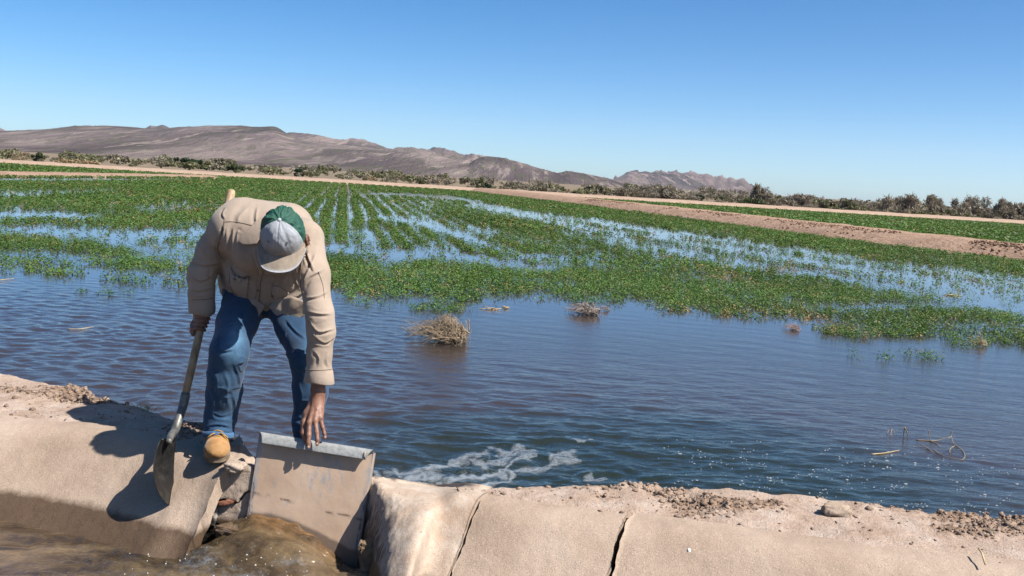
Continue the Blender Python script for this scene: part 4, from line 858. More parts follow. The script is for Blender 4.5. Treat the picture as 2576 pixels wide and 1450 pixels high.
# ================================================================== DEBRIS IN THE FLOOD WATER
m_twig = M('dry_twig', [(.3, (.20, .145, .095)), (.55, (.36, .27, .18)), (.75, (.50, .40, .28))], 14, 4, .85, .2, tint=False)
m_straw = M('dry_straw', [(.3, (.42, .30, .15)), (.7, (.62, .48, .28))], 14, 3, .8, .2)
m_twig_grey = M('grey_twig', [(.3, (.19, .15, .125)), (.7, (.38, .31, .27))], 14, 4, .9, .2)
def brush(u, v, wpx, hpx, label, n, mat, seed, rad=.0035, stem=True, arch=.5):
    c = atz(u, v, ZW); s = c[1]/FPX*1.0; W = wpx*s; H = hpx*s; r = np.random.default_rng(seed); parts = []
    for i in range(n):
        x0 = r.uniform(.15, .5)*W; y0 = r.normal(0, .16)*W; st = np.array([x0, y0, r.uniform(-.02, .45)*H])
        a = r.normal(math.pi, .85); L = W*r.uniform(.25, .95); k = r.uniform(.1, 1)
        en = st+np.array([math.cos(a)*L, math.sin(a)*L*.6, 0]); en[0] = np.clip(en[0], -.55*W, .55*W); en[2] = r.uniform(-.05, .35)*H
        mid = (st+en)/2+np.array([0, r.normal(0, .1)*W, r.uniform(.15, 1.15)*H*arch*2*(1-.5*abs((st+en)[0]/2-.12*W)/(.5*W))])
        if r.random() < .3: en[2] = r.uniform(.3, 1.0)*H; en[0] -= .12*W; mid = (st+en)/2+r.normal(0, .06, 3)*W; mid[2] = abs(mid[2])
        q = spline([st, (st+mid)/2+r.normal(0, .035, 3)*W, mid, (mid+en)/2+r.normal(0, .04, 3)*W, en], 12)
        parts.append(tube(q+c, np.linspace(rad, rad*.35, 12)*r.uniform(.5, 1.3), 4))
    if stem:
        q = spline([np.array([-.15*W, -.12*W, .1*H]), np.array([.15*W, -.14*W, .28*H]), np.array([.40*W, -.1*W, .62*H]), np.array([.52*W, -.1*W, .50*H])], 14); parts.append(tube(q+c, np.linspace(rad*1.4, rad*2.6, 14), 6))
    V, F = join(parts); return prop(mesh_np('dry_brush', V, F, mat), label, 'dry brush', 'dry brush drifted in the flood water')
brush(1103, 857, 150, 52, 'biggest tangled dry brush clump, in the open water right of the man', 300, m_twig, 31, .0042)
brush(1466, 790, 84, 24, 'pale bleached brush clump near the crop edge, second in size', 90, m_twig_grey, 32, .006, True, .55)
brush(1520, 782, 34, 12, 'thin grey twigs right beside the pale bleached brush clump', 16, m_twig_grey, 33, .004, False)
brush(1992, 830, 44, 14, 'small pinkish half-sunk brush clump in the right half of the pool', 50, M('pink_twig', [(.3, (.30, .20, .17)), (.7, (.45, .34, .30))], 14, 4, .9, .2), 34, .003, False)
brush(2460, 872, 50, 24, 'curled dry stalks with leaves at the right crop edge', 26, m_straw, 35, .0035, False)
def sticks(segs, label, mat, rad=.006, name='branch', cat='branch'):
    parts = []
    for s in segs: parts.append(tube(spline([atz(a, b, ZW)+np.array([0, 0, h]) if False else aty(a, b, atz(a, b+hp, ZW)[1]) for a, b, hp in s], 10), np.linspace(rad, rad*.6, 10), 6))
    V, F = join(parts); return prop(mesh_np(name, V, F, mat), label, cat)
sticks([[(2395, 1085, 25), (2393, 1098, 13), (2399, 1118, 0)], [(2335, 1082, 27), (2338, 1095, 14), (2340, 1109, 2)], [(2340, 1110, 3), (2360, 1108, 4), (2392, 1099, 14)], [(2399, 1118, 2), (2420, 1132, 3), (2427, 1148, 1), (2420, 1158, 1)], [(2305, 1107, 1), (2335, 1109, 1), (2352, 1115, 1), (2375, 1130, -1)], [(2316, 1118, 6), (2332, 1128, 2), (2346, 1138, 0)], [(2348, 1132, 3), (2375, 1148, 1), (2420, 1157, 1)], [(2389, 1140, 1), (2390, 1130, 8), (2402, 1121, 6)]],
       'forked bare branch sticking out of the pool at lower right', m_twig, .0036)
sticks([[(2276, 1075, 26), (2280, 1085, 14), (2284, 1096, 2)], [(2276, 1075, 26), (2274, 1088, 12), (2273, 1096, 2)]], 'small upright forked twig left of the bare branch in the pool', m_twig, .005, 'twig', 'twig')
sticks([[(2232, 1092, 1), (2236, 1082, 9), (2246, 1090, 4)], [(2240, 1098, 1), (2244, 1080, 12), (2252, 1092, 3)]], 'tiny dark looped twigs leftmost in the lower right pool', m_twig_grey, .003, 'twig', 'twig')
sticks([[(2192, 1143, .5), (2225, 1140, .5), (2262, 1133, .5)]], 'straight pale straw floating left of the bare branch', m_straw, .004, 'straw', 'straw')
sticks([[(170, 828, 1), (200, 828, 2), (226, 824, 3), (236, 823, 4)]], 'pale drifting stalk on the rippled water left of the man', m_straw, .005, 'straw', 'straw')
sticks([[(0, 705, 2), (16, 703, 3), (36, 701, 2)]], 'pale drifting stalk at the left edge of the water', m_straw, .006, 'straw', 'straw')
for i, (u, v, w_, lab) in enumerate(((1235, 780, 44, 'flat straw raft left of the pale bleached brush clump'), (1270, 776, 22, 'short curled straw piece right of the flat straw raft'), (2120*1.0, 752, 40, 'reddish plant litter between crop strips at right'), (2400, 745, 50, 'tan plant litter in the water strip at far right'))):
    c = atz(u, v, ZW); s = c[1]/FPX; r = np.random.default_rng(60+i); parts = []
    for k in range(9):
        a = r.normal(0, .5); L = w_*s*r.uniform(.3, .6); o = np.array([r.normal(0, .2)*w_*s, r.normal(0, .10)*w_*s*2, r.uniform(.002, .02)]); d = np.array([math.cos(a), math.sin(a), r.normal(0, .12)])
        parts.append(tube(np.array([c+o-d*L/2, c+o+np.array([0, 0, .008]), c+o+d*L/2]), .0045, 5))
    V, F = join(parts); prop(mesh_np('plant_litter', V, F, m_straw), lab, 'plant litter')
# straws lying on and beside the banks
for (a, lab) in (([(262, 1010, 3), (268, 1002, 8), (275, 995, 12)], 'pale straw leaning up from the left bank edge'), ([(2450, 1537*0+1415, 0), (2455, 1400, 6), (2463, 1392, 8)], None)):
    if lab: parts = [tube(spline([aty(x, y, 5.05) for x, y, h in a], 8), .003, 5)]; V, F = join(parts); prop(mesh_np('straw', V, F, m_straw), lab, 'straw')
def grass_tuft(u, v, label, n, hpx, seed):
    c = atz(u, v, .0); r = np.random.default_rng(seed); parts = []; s = c[1]/FPX
    for i in range(n):
        a = r.uniform(0, 6.28); L = hpx*s*r.uniform(.5, 1.2); d = np.array([math.cos(a)*.8, math.sin(a)*.4, 1]); o = np.array([r.normal(0, .03), r.normal(0, .012), 0]); p = c+o
        parts.append(tube(spline([p, p+d*L*.5, p+d*L*.8+np.array([math.cos(a)*L*.3, 0, -.1*L])], 7), np.linspace(.0022, .0008, 7), 4))
    V, F = join(parts); prop(mesh_np('dry_grass_tuft', V, F, m_straw), label, 'grass tuft', 'dry grass tufts on the bank')
grass_tuft(372, 1033, 'dry grass tuft on the left bank edge above the shadow', 14, 22, 71)
grass_tuft(330, 1026, 'sparse dry grass tuft at the far left bank edge', 9, 18, 72)
grass_tuft(1985, 1265, 'short dry grass tuft at the water edge of the right bank', 7, 14, 73)
p1, p2 = atz(2460, 1393, .02), atz(2478, 1420, .02)
prop(mesh_np('straw', *tube(np.array([p1+[0, 0, .02], (p1+p2)/2+[0, 0, .02], p2]), .0035, 5), m_straw), 'pale straw lying on the right dirt bank', 'straw')
# air
def haze():
    m = bpy.data.materials.new('haze'); m.use_nodes = True; t = m.node_tree; t.nodes.remove(t.nodes['Principled BSDF'])
    v = nd(t, 'ShaderNodeVolumePrincipled'); v.inputs['Color'].default_value = (.80, .88, 1, 1); v.inputs['Density'].default_value = HAZE; v.inputs['Anisotropy'].default_value = .2
    t.links.new(v.outputs[0], t.nodes['Material Output'].inputs['Volume'])
    V = [(x, y, z) for x in (-8000, 8000) for y in (-5500, 8000) for z in (-40, 420)]
    F = [[0, 1, 3, 2], [4, 6, 7, 5], [0, 4, 5, 1], [2, 3, 7, 6], [0, 2, 6, 4], [1, 5, 7, 3]]
    prop(mesh_np('haze', V, F, m, smooth=False), 'thin bluish air between the field and the far ridge', 'haze', kind='stuff')
HAZE = .00005
haze()
# ================================================================== GATE PLATE
def gate():
    m, t, p = new_mat('muddy_sheet_metal'); v = coords(t, 'World')
    uvw = coords(t, 'World', (1, 1, 1))
    c = ramp(t, noise(t, v, 5, 7, .6), [(.3, (.50, .345, .235)), (.5, (.57, .405, .285)), (.7, (.62, .46, .34))])
    a = nd(t, 'ShaderNodeAttribute', attribute_name='tint')
    sp = nd(t, 'ShaderNodeSeparateColor'); t.links.new(a.outputs['Color'], sp.inputs[0])
    n2 = noise(t, coords(t, 'World', (1, 1, .25)), 42, 6, .72)
    zinc = math_(t, 'MULTIPLY', ramp(t, math_(t, 'ADD', n2, math_(t, 'MULTIPLY', sp.outputs[0], .22)), [(.60, (0, 0, 0)), (.74, (1, 1, 1))]), .8)
    c = mixc(t, zinc, c, (.33, .34, .36))
    n3 = noise(t, coords(t, 'World', (1, 1, .06)), 120, 4, .7)
    dark = math_(t, 'MULTIPLY', ramp(t, math_(t, 'ADD', n3, math_(t, 'MULTIPLY', sp.outputs[1], .3)), [(.70, (0, 0, 0)), (.84, (1, 1, 1))]), .85); c = mixc(t, dark, c, (.085, .065, .055))
    c = mixc(t, sp.outputs[2], c, (.15, .105, .075))
    t.links.new(c, p.inputs['Base Color']); p.inputs['Roughness'].default_value = .62; p.inputs['Specular IOR Level'].default_value = .4
    b = bump(t, p, noise(t, v, 7, 3, .5), .25, .02); bump(t, p, noise(t, v, 160, 4, .6), .2, .003, b)
    mz = M('galvanised_roll', [(.3, (.25, .255, .25)), (.5, (.34, .345, .335)), (.7, (.43, .43, .41))], 70, 5, .55, .5, (120, .3, .002), metal=.12)
    g = empty('canal_gate', GTL+gx*GW/2, 'tan mud-stained sheet metal slide gate with a rolled grey top edge', 'gate')
    H = .62; nu, nv = 60, 80; s = np.linspace(0, GW, nu); z = np.linspace(-.006, -H, nv)
    S, Z = np.meshgrid(s, z, indexing='ij'); bow = .006*np.sin(S/GW*np.pi)*np.sin(-Z/H*2.4)+fbm(S*5, Z*5, 1, 2)*.003
    front = GTL+S[..., None]*gx+Z[..., None]*gz+bow[..., None]*gn
    tint = np.zeros(S.shape+(3,)); ed = np.minimum(S, GW-S)
    tint[..., 0] = np.exp(-((S-.30)/.09)**2-((Z+.12)/.09)**2)*.55+sstep(.035, .005, ed)*.9+.1; tint[..., 1] = sstep(.028, .004, ed)*sstep(-.12, -.25, Z)+.0
    wob = fbm(S*22, 1+0*S, 3, 4)
    line = np.exp(-((Z+.275+.05*(S/GW-.5)*1+.010*wob)/.0035)**2)*((S < .20) | (S > .32))*np.maximum(0, fbm(S*40, 5+0*S, 2, 3)+.15)*2.2
    rimz = np.interp(S, [0, .10, .2, .3, .38, .46, .6], [-.185, -.185, -.205, -.235, -.268, -.305, -.32]); zworld = front[..., 2]
    tint[..., 2] = np.clip(line+sstep(.012, -.004, zworld-rimz+.004*wob)*.9, 0, 1)
    back = front-gn*.004; V = np.concatenate([front.reshape(-1, 3), back.reshape(-1, 3)]); n = nu*nv; F = grid_faces(nu, nv).tolist(); F += [[i+n for i in f[::-1]] for f in F]
    I = np.arange(n).reshape(nu, nv)
    for L, fl in ((I[0], 0), (I[-1], 1), (I[:, 0], 1), (I[:, -1], 0)):
        for a_, b_ in zip(L[:-1], L[1:]): F.append([a_, b_, b_+n, a_+n] if fl else [b_, a_, a_+n, b_+n])
    mesh_np('plate', V, F, m, g, smooth=False, attr=np.concatenate([tint.reshape(-1, 3)]*2))
    # returned side edges
    for s0, sg in ((0, -1), (GW, 1)):
        q = [(0, 0), (.004*sg, -.002), (.005*sg, -.03), (.0, -.034)]
        V = []; 
        for a_, b_ in q:
            for zz in np.linspace(-.01, -H, 30): V.append(GTL+gx*(s0+a_)+gn*b_+gz*zz)
        mesh_np('side_flange', V, grid_faces(4, 30), m, g, smooth=False, attr=np.tile([.9, .5, .3], (len(V), 1)))
    prof = spline([(0, -.010), (.001, .002), (.008, .007), (.018, .003), (.026, -.010), (.031, -.028), (.0325, -.041)], 26); prof_in = prof-np.array([.0025, .0025])
    s = np.linspace(-.004, GW+.004, 50); V = []
    for q in np.concatenate([prof, prof_in[::-1]]):
        q = q*np.array([1.0, .88]); w_ = fbm(s*14, q[1]*30, 2, 3)*.0018
        cut = .03*max(0, (q[0]-.006)/.03)
        ss = s*(1-2*cut/GW)+cut
        V.append(GTL+ss[:, None]*gx+(q[0]+w_)[:, None]*gn+q[1]*gz)
    k = len(V); mesh_np('rolled_edge', np.concatenate(V), [list(f) for f in grid_faces(k, 50)], mz, g)
    c = on_plate(918, 1143, .033); mesh_np('drip_straw', *tube(np.array([c+gz*.012, c-gz*.004+gn*.003, c-gz*.018+gx*.004]), .0022, 5), m_straw, g)
    return g
gate()

# ================================================================== SURFACES FROM DISTANCE FIELDS
class SDF:
    def __init__(s, lo, hi, h):
        s.lo = np.asarray(lo, float); s.h = h; s.n = np.ceil((np.asarray(hi)-s.lo)/h).astype(int)+1; s.d = np.full(s.n, .5, np.float32)
    def box(s, lo, hi):
        a = np.maximum(0, np.floor((np.asarray(lo)-s.lo)/s.h).astype(int)); b = np.minimum(s.n, np.ceil((np.asarray(hi)-s.lo)/s.h).astype(int)+2)
        ax = [s.lo[i]+s.h*np.arange(a[i], b[i], dtype=np.float32) for i in range(3)]
        return tuple(slice(a[i], b[i]) for i in range(3)), ax[0][:, None, None], ax[1][None, :, None], ax[2][None, None, :]
    def put(s, sl, d, k):
        D = s.d[sl]
        if k > 0:
            h = np.maximum(k-np.abs(D-d), 0)/k; s.d[sl] = np.minimum(D, d)-h*h*k*.25
        else: s.d[sl] = np.minimum(D, d)
    def cap(s, a, b, ra, rb=None, k=.02):
        a = np.asarray(a, float); b = np.asarray(b, float); rb = ra if rb is None else rb; m = max(ra, rb)+k+.03
        sl, X, Y, Z = s.box(np.minimum(a, b)-m, np.maximum(a, b)+m); v = b-a; vv = v@v+1e-12
        t = np.clip(((X-a[0])*v[0]+(Y-a[1])*v[1]+(Z-a[2])*v[2])/vv, 0, 1)
        d = np.sqrt((X-a[0]-t*v[0])**2+(Y-a[1]-t*v[1])**2+(Z-a[2]-t*v[2])**2)-(ra+(rb-ra)*t); s.put(sl, d.astype(np.float32), k)
    def chain(s, pts, rad, k=.02):
        for i in range(len(pts)-1): s.cap(pts[i], pts[i+1], rad[i], rad[i+1], k)
    def ell(s, c, r, ax=None, k=.02):
        c = np.asarray(c, float); r = np.asarray(r, float); m = r.max()+k+.03; sl, X, Y, Z = s.box(c-m, c+m); A = np.eye(3) if ax is None else np.asarray(ax)
        x, y, z = X-c[0], Y-c[1], Z-c[2]; q = [x*A[i][0]+y*A[i][1]+z*A[i][2] for i in range(3)]
        k0 = np.sqrt(sum((q[i]/r[i])**2 for i in range(3))); k1 = np.sqrt(sum((q[i]/r[i]**2)**2 for i in range(3)))+1e-6
        s.put(sl, (k0*(k0-1)/k1).astype(np.float32), k)
    def cut(s, p, n, lo=None, hi=None):
        """remove the side n points to, inside an optional box"""
        n = np.asarray(n, float)/np.linalg.norm(n)
        sl, X, Y, Z = s.box(s.lo if lo is None else lo, s.lo+s.h*s.n if hi is None else hi)
        s.d[sl] = np.maximum(s.d[sl], ((X-p[0])*n[0]+(Y-p[1])*n[1]+(Z-p[2])*n[2]).astype(np.float32))
    def mesh(s):
        d = s.d; ins = d < 0; c = np.zeros(np.array(d.shape)-1, np.int8)
        for i in (0, 1):
            for j in (0, 1):
                for k in (0, 1): c += ins[i:d.shape[0]-1+i, j:d.shape[1]-1+j, k:d.shape[2]-1+k]
        cells = np.argwhere((c > 0) & (c < 8)); idx = np.full(c.shape, -1, np.int32); idx[tuple(cells.T)] = np.arange(len(cells))
        cor = [(i, j, k) for i in (0, 1) for j in (0, 1) for k in (0, 1)]
        val = np.stack([d[cells[:, 0]+i, cells[:, 1]+j, cells[:, 2]+k] for i, j, k in cor], 1).astype(float); acc = np.zeros((len(cells), 3)); cnt = np.zeros(len(cells))
        for a in range(8):
            for b in range(a+1, 8):
                if sum(abs(cor[a][q]-cor[b][q]) for q in range(3)) != 1: continue
                x = (val[:, a] < 0) != (val[:, b] < 0); t = val[:, a]/(val[:, a]-val[:, b]+1e-30)
                p = np.array(cor[a])+t[:, None]*(np.array(cor[b])-np.array(cor[a])); acc[x] += p[x]; cnt[x] += 1
        V = s.lo+s.h*(cells+acc/cnt[:, None]); Fs = []
        for ax in range(3):
            o = [q for q in range(3) if q != ax]; sl0 = [slice(None)]*3; sl1 = [slice(None)]*3; sl0[ax] = slice(0, -1); sl1[ax] = slice(1, None)
            a, b = ins[tuple(sl0)], ins[tuple(sl1)]; E = np.argwhere(a != b); E = E[(E[:, o[0]] > 0) & (E[:, o[1]] > 0)]
            E = E[(E[:, o[0]] < c.shape[o[0]]) & (E[:, o[1]] < c.shape[o[1]])]
            f = []
            for du, dv in ((-1, -1), (0, -1), (0, 0), (-1, 0)):
                q = E.copy(); q[:, o[0]] += du; q[:, o[1]] += dv; f.append(idx[tuple(q.T)])
            f = np.stack(f, 1); flip = a[tuple(E.T)] != (ax == 1); f[~flip] = f[~flip][:, ::-1]; Fs.append(f)
        F = np.concatenate(Fs); return V, F[(F >= 0).all(1)]
def vnormals(V, F):
    n = np.cross(V[F[:, 2]]-V[F[:, 0]], V[F[:, 3]]-V[F[:, 1]]); N = np.zeros_like(V)
    for i in range(4): np.add.at(N, F[:, i], n)
    return N/(np.linalg.norm(N, axis=1)[:, None]+1e-12)
def relax(V, F, it=2, lam=.5):
    for _ in range(it):
        S = np.zeros_like(V); C = np.zeros(len(V))
        for i in range(4):
            for j in (1, 3): np.add.at(S, F[:, i], V[F[:, (i+j) % 4]]); np.add.at(C, F[:, i], 1)
        V = V+lam*(S/np.maximum(C, 1)[:, None]-V)
    return V
def creases(V, N, lines, fade_back=True):
    """lines: (polyline in photo units, half width, depth in metres (<0 a groove))"""
    u, v = proj(V); dirc = CAM-V; dirc /= np.linalg.norm(dirc, axis=1)[:, None]; f = sstep(-.05, .3, (N*dirc).sum(1)) if fade_back else 1.; D = np.zeros(len(V))
    for pl, w_, amp in lines:
        P = spline(pl, max(8, 5*len(pl))) if len(pl) > 2 else np.asarray(pl, float); best = np.full(len(V), 99.); tt = np.zeros(len(V)); side = np.ones(len(V)); n = len(P)-1
        for i in range(n):
            a, b = P[i], P[i+1]; dx, dy = b-a; t = np.clip(((u-a[0])*dx+(v-a[1])*dy)/(dx*dx+dy*dy+1e-9), 0, 1); q = np.hypot(u-a[0]-dx*t, v-a[1]-dy*t); k = q < best; best[k] = q[k]; tt[k] = (i+t[k])/n; side[k] = np.sign((u-a[0])*dy-(v-a[1])*dx)[k]
        e = np.minimum(1, 4.5*np.minimum(tt+.03, 1.03-tt)); x = best/w_
        if amp < 0 and w_ > 1.5:                               # a fold: sharp crest on one side, soft valley on the other
            xs = x*side; D += -.62*amp*e*(np.exp(-np.abs(xs-.7)*1.5)-.75*np.exp(-((xs+.8)/1.0)**2))
        else: D += .56*amp*e*(np.exp(-x*1.3)-.26*np.exp(-((x-1.6)/.8)**2))
    return V+N*(D*f)[:, None]
Z1 = lambda l: [(442.75+a*.2776, 450.8+b*.2776) for a, b in l]
Z2 = lambda l: [(442.75+a*.3054, 764.75+b*.3054) for a, b in l]

# ================================================================== THE MAN
GROUND_BOOT = .010
man = empty('person', (-1.0, 4.45, 0), 'man in tan shirt and jeans bending to grip the canal gate, shovel in hand', 'person')
P_ = aty
PH = lambda a, b, y: aty(a, b, y+.200)
# handle line shared by the shovel and the fist
HT, HB = P_(583, 480, 4.80), P_(467, 992, 4.40)
hax = (HT-HB)/np.linalg.norm(HT-HB)
def on_handle(py):
    best = min(np.linspace(0, 1, 400), key=lambda t: abs(proj(HB+(HT-HB)*t)[1]-py)); return HB+(HT-HB)*best
# head frame
HC = P_(713, 597, 4.18); UH = np.array([.04, -.80, .60]); UH /= np.linalg.norm(UH); FH = np.array([-.02, -.60, -.80]); FH -= UH*(FH@UH); FH /= np.linalg.norm(FH); XH = np.cross(UH, FH); XH = XH if XH[0] > 0 else -XH
XH = XH+.05*np.array([0, 0, 1]); XH -= UH*(XH@UH); XH /= np.linalg.norm(XH); FH = np.cross(XH, UH); FH = FH if FH[2] < 0 else -FH
# joints
SR, ER, WR = P_(564, 580, 4.54), P_(507, 690, 4.545), P_(507, 788, 4.55)
SL, EL, WL = P_(770, 602, 4.37), P_(803, 795, 4.235), P_(800, 985, 4.222)
HIPR, KNR, ANR = P_(628, 735, 4.70), P_(577, 885, 4.30), P_(549, 1090, 4.40)
HIPL, KNL, ANL = P_(712, 735, 4.70), P_(774, 905, 4.42), P_(770, 1105, 4.46)
def build_body():
    B = SDF((-1.62, 3.86, -.12), (-.60, 5.0, 1.22), .0042)
    # legs and feet
    B.chain([HIPR, (HIPR+KNR)/2+[0, -.02, 0], KNR, (KNR+ANR)/2, ANR], [.06, .05, .045, .04, .032], .03); B.cap(ANR, ANR+np.array([.035, -.12, -.05]), .033, .026, .03)
    B.chain([HIPL, (HIPL+KNL)/2+[0, -.02, 0], KNL, (KNL+ANL)/2, ANL], [.06, .05, .045, .04, .032], .03); B.cap(ANL, ANL+np.array([.02, -.10, -.06]), .033, .026, .03)
    B.cap(HIPR, HIPL, .085, .085, .05); B.cap(P_(630, 640, 4.65), P_(705, 645, 4.65), .10, .10, .08); B.cap(P_(610, 605, 4.50), P_(735, 612, 4.47), .085, .085, .08)
    B.cap((HIPR+HIPL)/2, P_(668, 640, 4.67), .085, .10, .05); B.cap(P_(668, 640, 4.67), P_(672, 606, 4.50), .10, .10, .06)
    # arms
    B.chain([SR, ER, WR], [.055, .042, .030], .03); B.chain([SL, EL, WL], [.055, .043, .0285], .03)
    # neck and head
    B.cap(P_(688, 600, 4.41), HC-UH*.05+FH*.0, .060, .058, .03)
    A = (XH, FH, UH)
    B.ell(HC+UH*.02, (.076, .098, .095), A, .02); B.ell(HC-UH*.055+FH*.035, (.058, .062, .075), A, .03)
    B.cap(HC-UH*.115+FH*.06, HC-UH*.105+FH*.075, .028, .020, .025)                                  # chin
    B.cap(HC-UH*.035+FH*.098, HC-UH*.062+FH*.112, .010, .014, .012)                                    # nose
    for sx in (-1, 1):
        B.cap(HC-UH*.088+FH*.090+XH*.018*sx, HC-UH*.088+FH*.094, .008, .009, .008)                          # lips
        B.cap(HC-UH*.02+FH*.092+XH*.018*sx, HC-UH*.018+FH*.078+XH*.05*sx, .010, .010, .012)                 # brow
        B.ell(HC-UH*.036+FH*.080+XH*.031*sx, (.013, .010, .010), A, .004)                              # eye
        B.ell(HC-UH*.060+FH*.070+XH*.040*sx, (.022, .02, .02), A, .02)                                 # cheek
        e = HC-UH*.030-FH*.012+XH*.083*sx                                                             # ear: rim and lobe
        for a0, a1 in zip(np.linspace(-.9, 3.6, 8)[:-1], np.linspace(-.9, 3.6, 8)[1:]):
            q = lambda a: e+UH*(.026*math.sin(a))+FH*(-.017*math.cos(a))*1+XH*sx*(.010+.006*(1-math.cos(a-1.2))*.5)
            B.cap(q(a0), q(a1), .0062, .0062, .004)
        B.ell(e+XH*sx*.004, (.006, .014, .024), A, .006); B.ell(e-UH*.028+FH*.006+XH*sx*.008, (.006, .009, .009), A, .006)
    # near hand: back of the hand to the viewer, fingers over the rolled edge
    K = [PH(765, 1062, 3.972), PH(778, 1064, 3.952), PH(793, 1060, 3.955), PH(806, 1053, 3.97)]
    w0 = [PH(788, 1004, 4.02), PH(796, 1003, 4.008), PH(803, 1003, 4.010), PH(808, 1005, 4.02)]
    for a, b in zip(w0, K): B.cap(a, b, .0155, .0125, .011)
    B.cap(WL, PH(797, 1012, 4.02), .0275, .024, .02); B.cap(PH(772, 1040, 3.992), PH(803, 1035, 3.992), .014, .013, .02)
    F_ = [[K[0], PH(763, 1090, 3.948), PH(767, 1105, 3.944), PH(770, 1114, 3.950)], [K[1], PH(777, 1095, 3.926), PH(776, 1113, 3.914), PH(776.5, 1126, 3.912)],
          [K[2], PH(797, 1088, 3.930), PH(798.5, 1106, 3.916), PH(798, 1118, 3.914)], [K[3], PH(812, 1076, 3.952), PH(816, 1091, 3.944), PH(818, 1101, 3.944)]]
    R_ = [[.0115, .0112, .0100, .0085], [.0112, .0108, .0098, .0086], [.0108, .0102, .0094, .0082], [.0100, .0090, .0082, .0072]]
    for f, r in zip(F_, R_):
        B.chain(f, r, .003); B.ell(f[0]+np.array([0, -.004, .002]), (.0115, .010, .0115), None, .006); B.ell(f[1]+np.array([0, -.003, 0]), (.0104*r[1]/.0108, .0095, .0105), None, .004)
    B.chain([PH(778, 1028, 4.01), PH(764, 1062, 4.022), PH(762, 1085, 4.030), PH(768, 1100, 4.028)], [.014, .0135, .012, .010], .006)
    # tendons on the back of the hand
    for a, b in zip(w0, K): B.cap(a*.55+b*.45+np.array([0, -.0135, .003]), b+np.array([0, -.0075, .004]), .0035, .0045, .006)
    # fist round the shovel handle
    G0 = on_handle(812); nx = np.array([-.35, -.93, 0]); nx -= hax*(nx@hax); nx /= np.linalg.norm(nx); ny = np.cross(hax, nx)      # nx: to the viewer and outwards
    B.cap(WR, G0+hax*.035+nx*.012-ny*.012, .030, .026, .025)
    sgn = 1 if ny[0] > 0 else -1
    for i in range(4):
        c = G0+hax*(.024-.0195*i); rr = .0285-.001*i
        arc = [c+rr*(math.cos(t)*nx+math.sin(t)*ny*sgn)*(1 if 0 < j else 1.05) for j, t in enumerate(np.linspace(-1.9-.05*i, 2.1-.15*i, 9))]
        B.chain(arc, np.linspace(.0112, .0085, 9)*(1-.05*i), .003)
    B.cap(G0+hax*.03-ny*sgn*.026, G0-hax*.04-ny*sgn*.026, .017, .015, .015)
    th = [G0+hax*.026-ny*sgn*.03, G0-hax*.012-ny*sgn*.034+nx*.014, G0-hax*.045-ny*sgn*.028+nx*.020, G0-hax*.062-ny*sgn*.018+nx*.020]; B.chain(th, [.014, .0135, .0115, .0095], .006)
    V, F = B.mesh(); V = relax(V, F, 1, .35); N = vnormals(V, F)
    # knuckle creases on the near fingers and veins
    cr = []
    for f in F_:
        for j in (1, 2):
            x, y = proj(f[j]); cr += [([(x-6, y-2), (x+6, y-2)], .9, -.0011), ([(x-6, y+1.5), (x+6, y+1.5)], .9, -.0011)]
    cr += [([(786, 1003), (784, 1025), (776, 1050)], 1.1, .0016), ([(797, 1000), (795, 1030), (786, 1050)], 1.1, .0016), ([(805, 1004), (803, 1030), (800, 1052)], 1.1, .0014), ([(789, 1018), (797, 1026), (803, 1040)], 1., .0012)]
    V = creases(V, N, cr); V = V+N*(fbm(V[:, 0]*140, V[:, 1]*140, V[:, 2]*140, 3)*.0006)[:, None]
    m, t, p = new_mat('weathered_skin'); v = coords(t, 'World')
    c = ramp(t, noise(t, v, 28, 5, .6), [(.3, (.19, .086, .054)), (.55, (.29, .142, .092)), (.75, (.38, .205, .14))]); c = mixc(t, math_(t, 'MULTIPLY', ramp(t, noise(t, v, 130, 4, .7), [(.35, (1, 1, 1)), (.5, (0, 0, 0))]), .4), c, (.09, .04, .028))
    t.links.new(c, p.inputs['Base Color']); p.inputs['Roughness'].default_value = .52; p.inputs['Specular IOR Level'].default_value = .4; p.inputs['Subsurface Weight'].default_value = .06; p.inputs['Subsurface Radius'].default_value = (.01, .004, .002)
    bump(t, p, noise(t, v, 420, 3, .6), .35, .0012)
    body = mesh_np('body', V, F, m, man)
    mn = M('nail', [(.3, (.40, .25, .19)), (.7, (.52, .36, .29))], 40, 2, .35, .5)
    for f, r in zip(F_[1:], R_[1:]):
        a, b = f[2], f[3]; d = (b-a)/np.linalg.norm(b-a); c = b-d*.001+np.array([-.03, -.93, .30])*(r[3]*.93); x = np.cross(d, [0, -1, .2]); x /= np.linalg.norm(x); q = np.cross(x, d); u_ = np.linspace(0, np.pi, 8); w_ = np.linspace(0, 2*np.pi, 12, endpoint=False)
        S = np.stack([np.sin(u_)[:, None]*np.cos(w_), np.sin(u_)[:, None]*np.sin(w_), np.cos(u_)[:, None]*np.ones(12)], -1)*np.array([.0052, .0065, .0022]); Pn = c+S[..., 0:1]*x+S[..., 1:2]*d+S[..., 2:3]*q
        o = mesh_np('fingernail', Pn.reshape(-1, 3), grid_faces(8, 12, True), mn, body)
    return body
body = build_body()

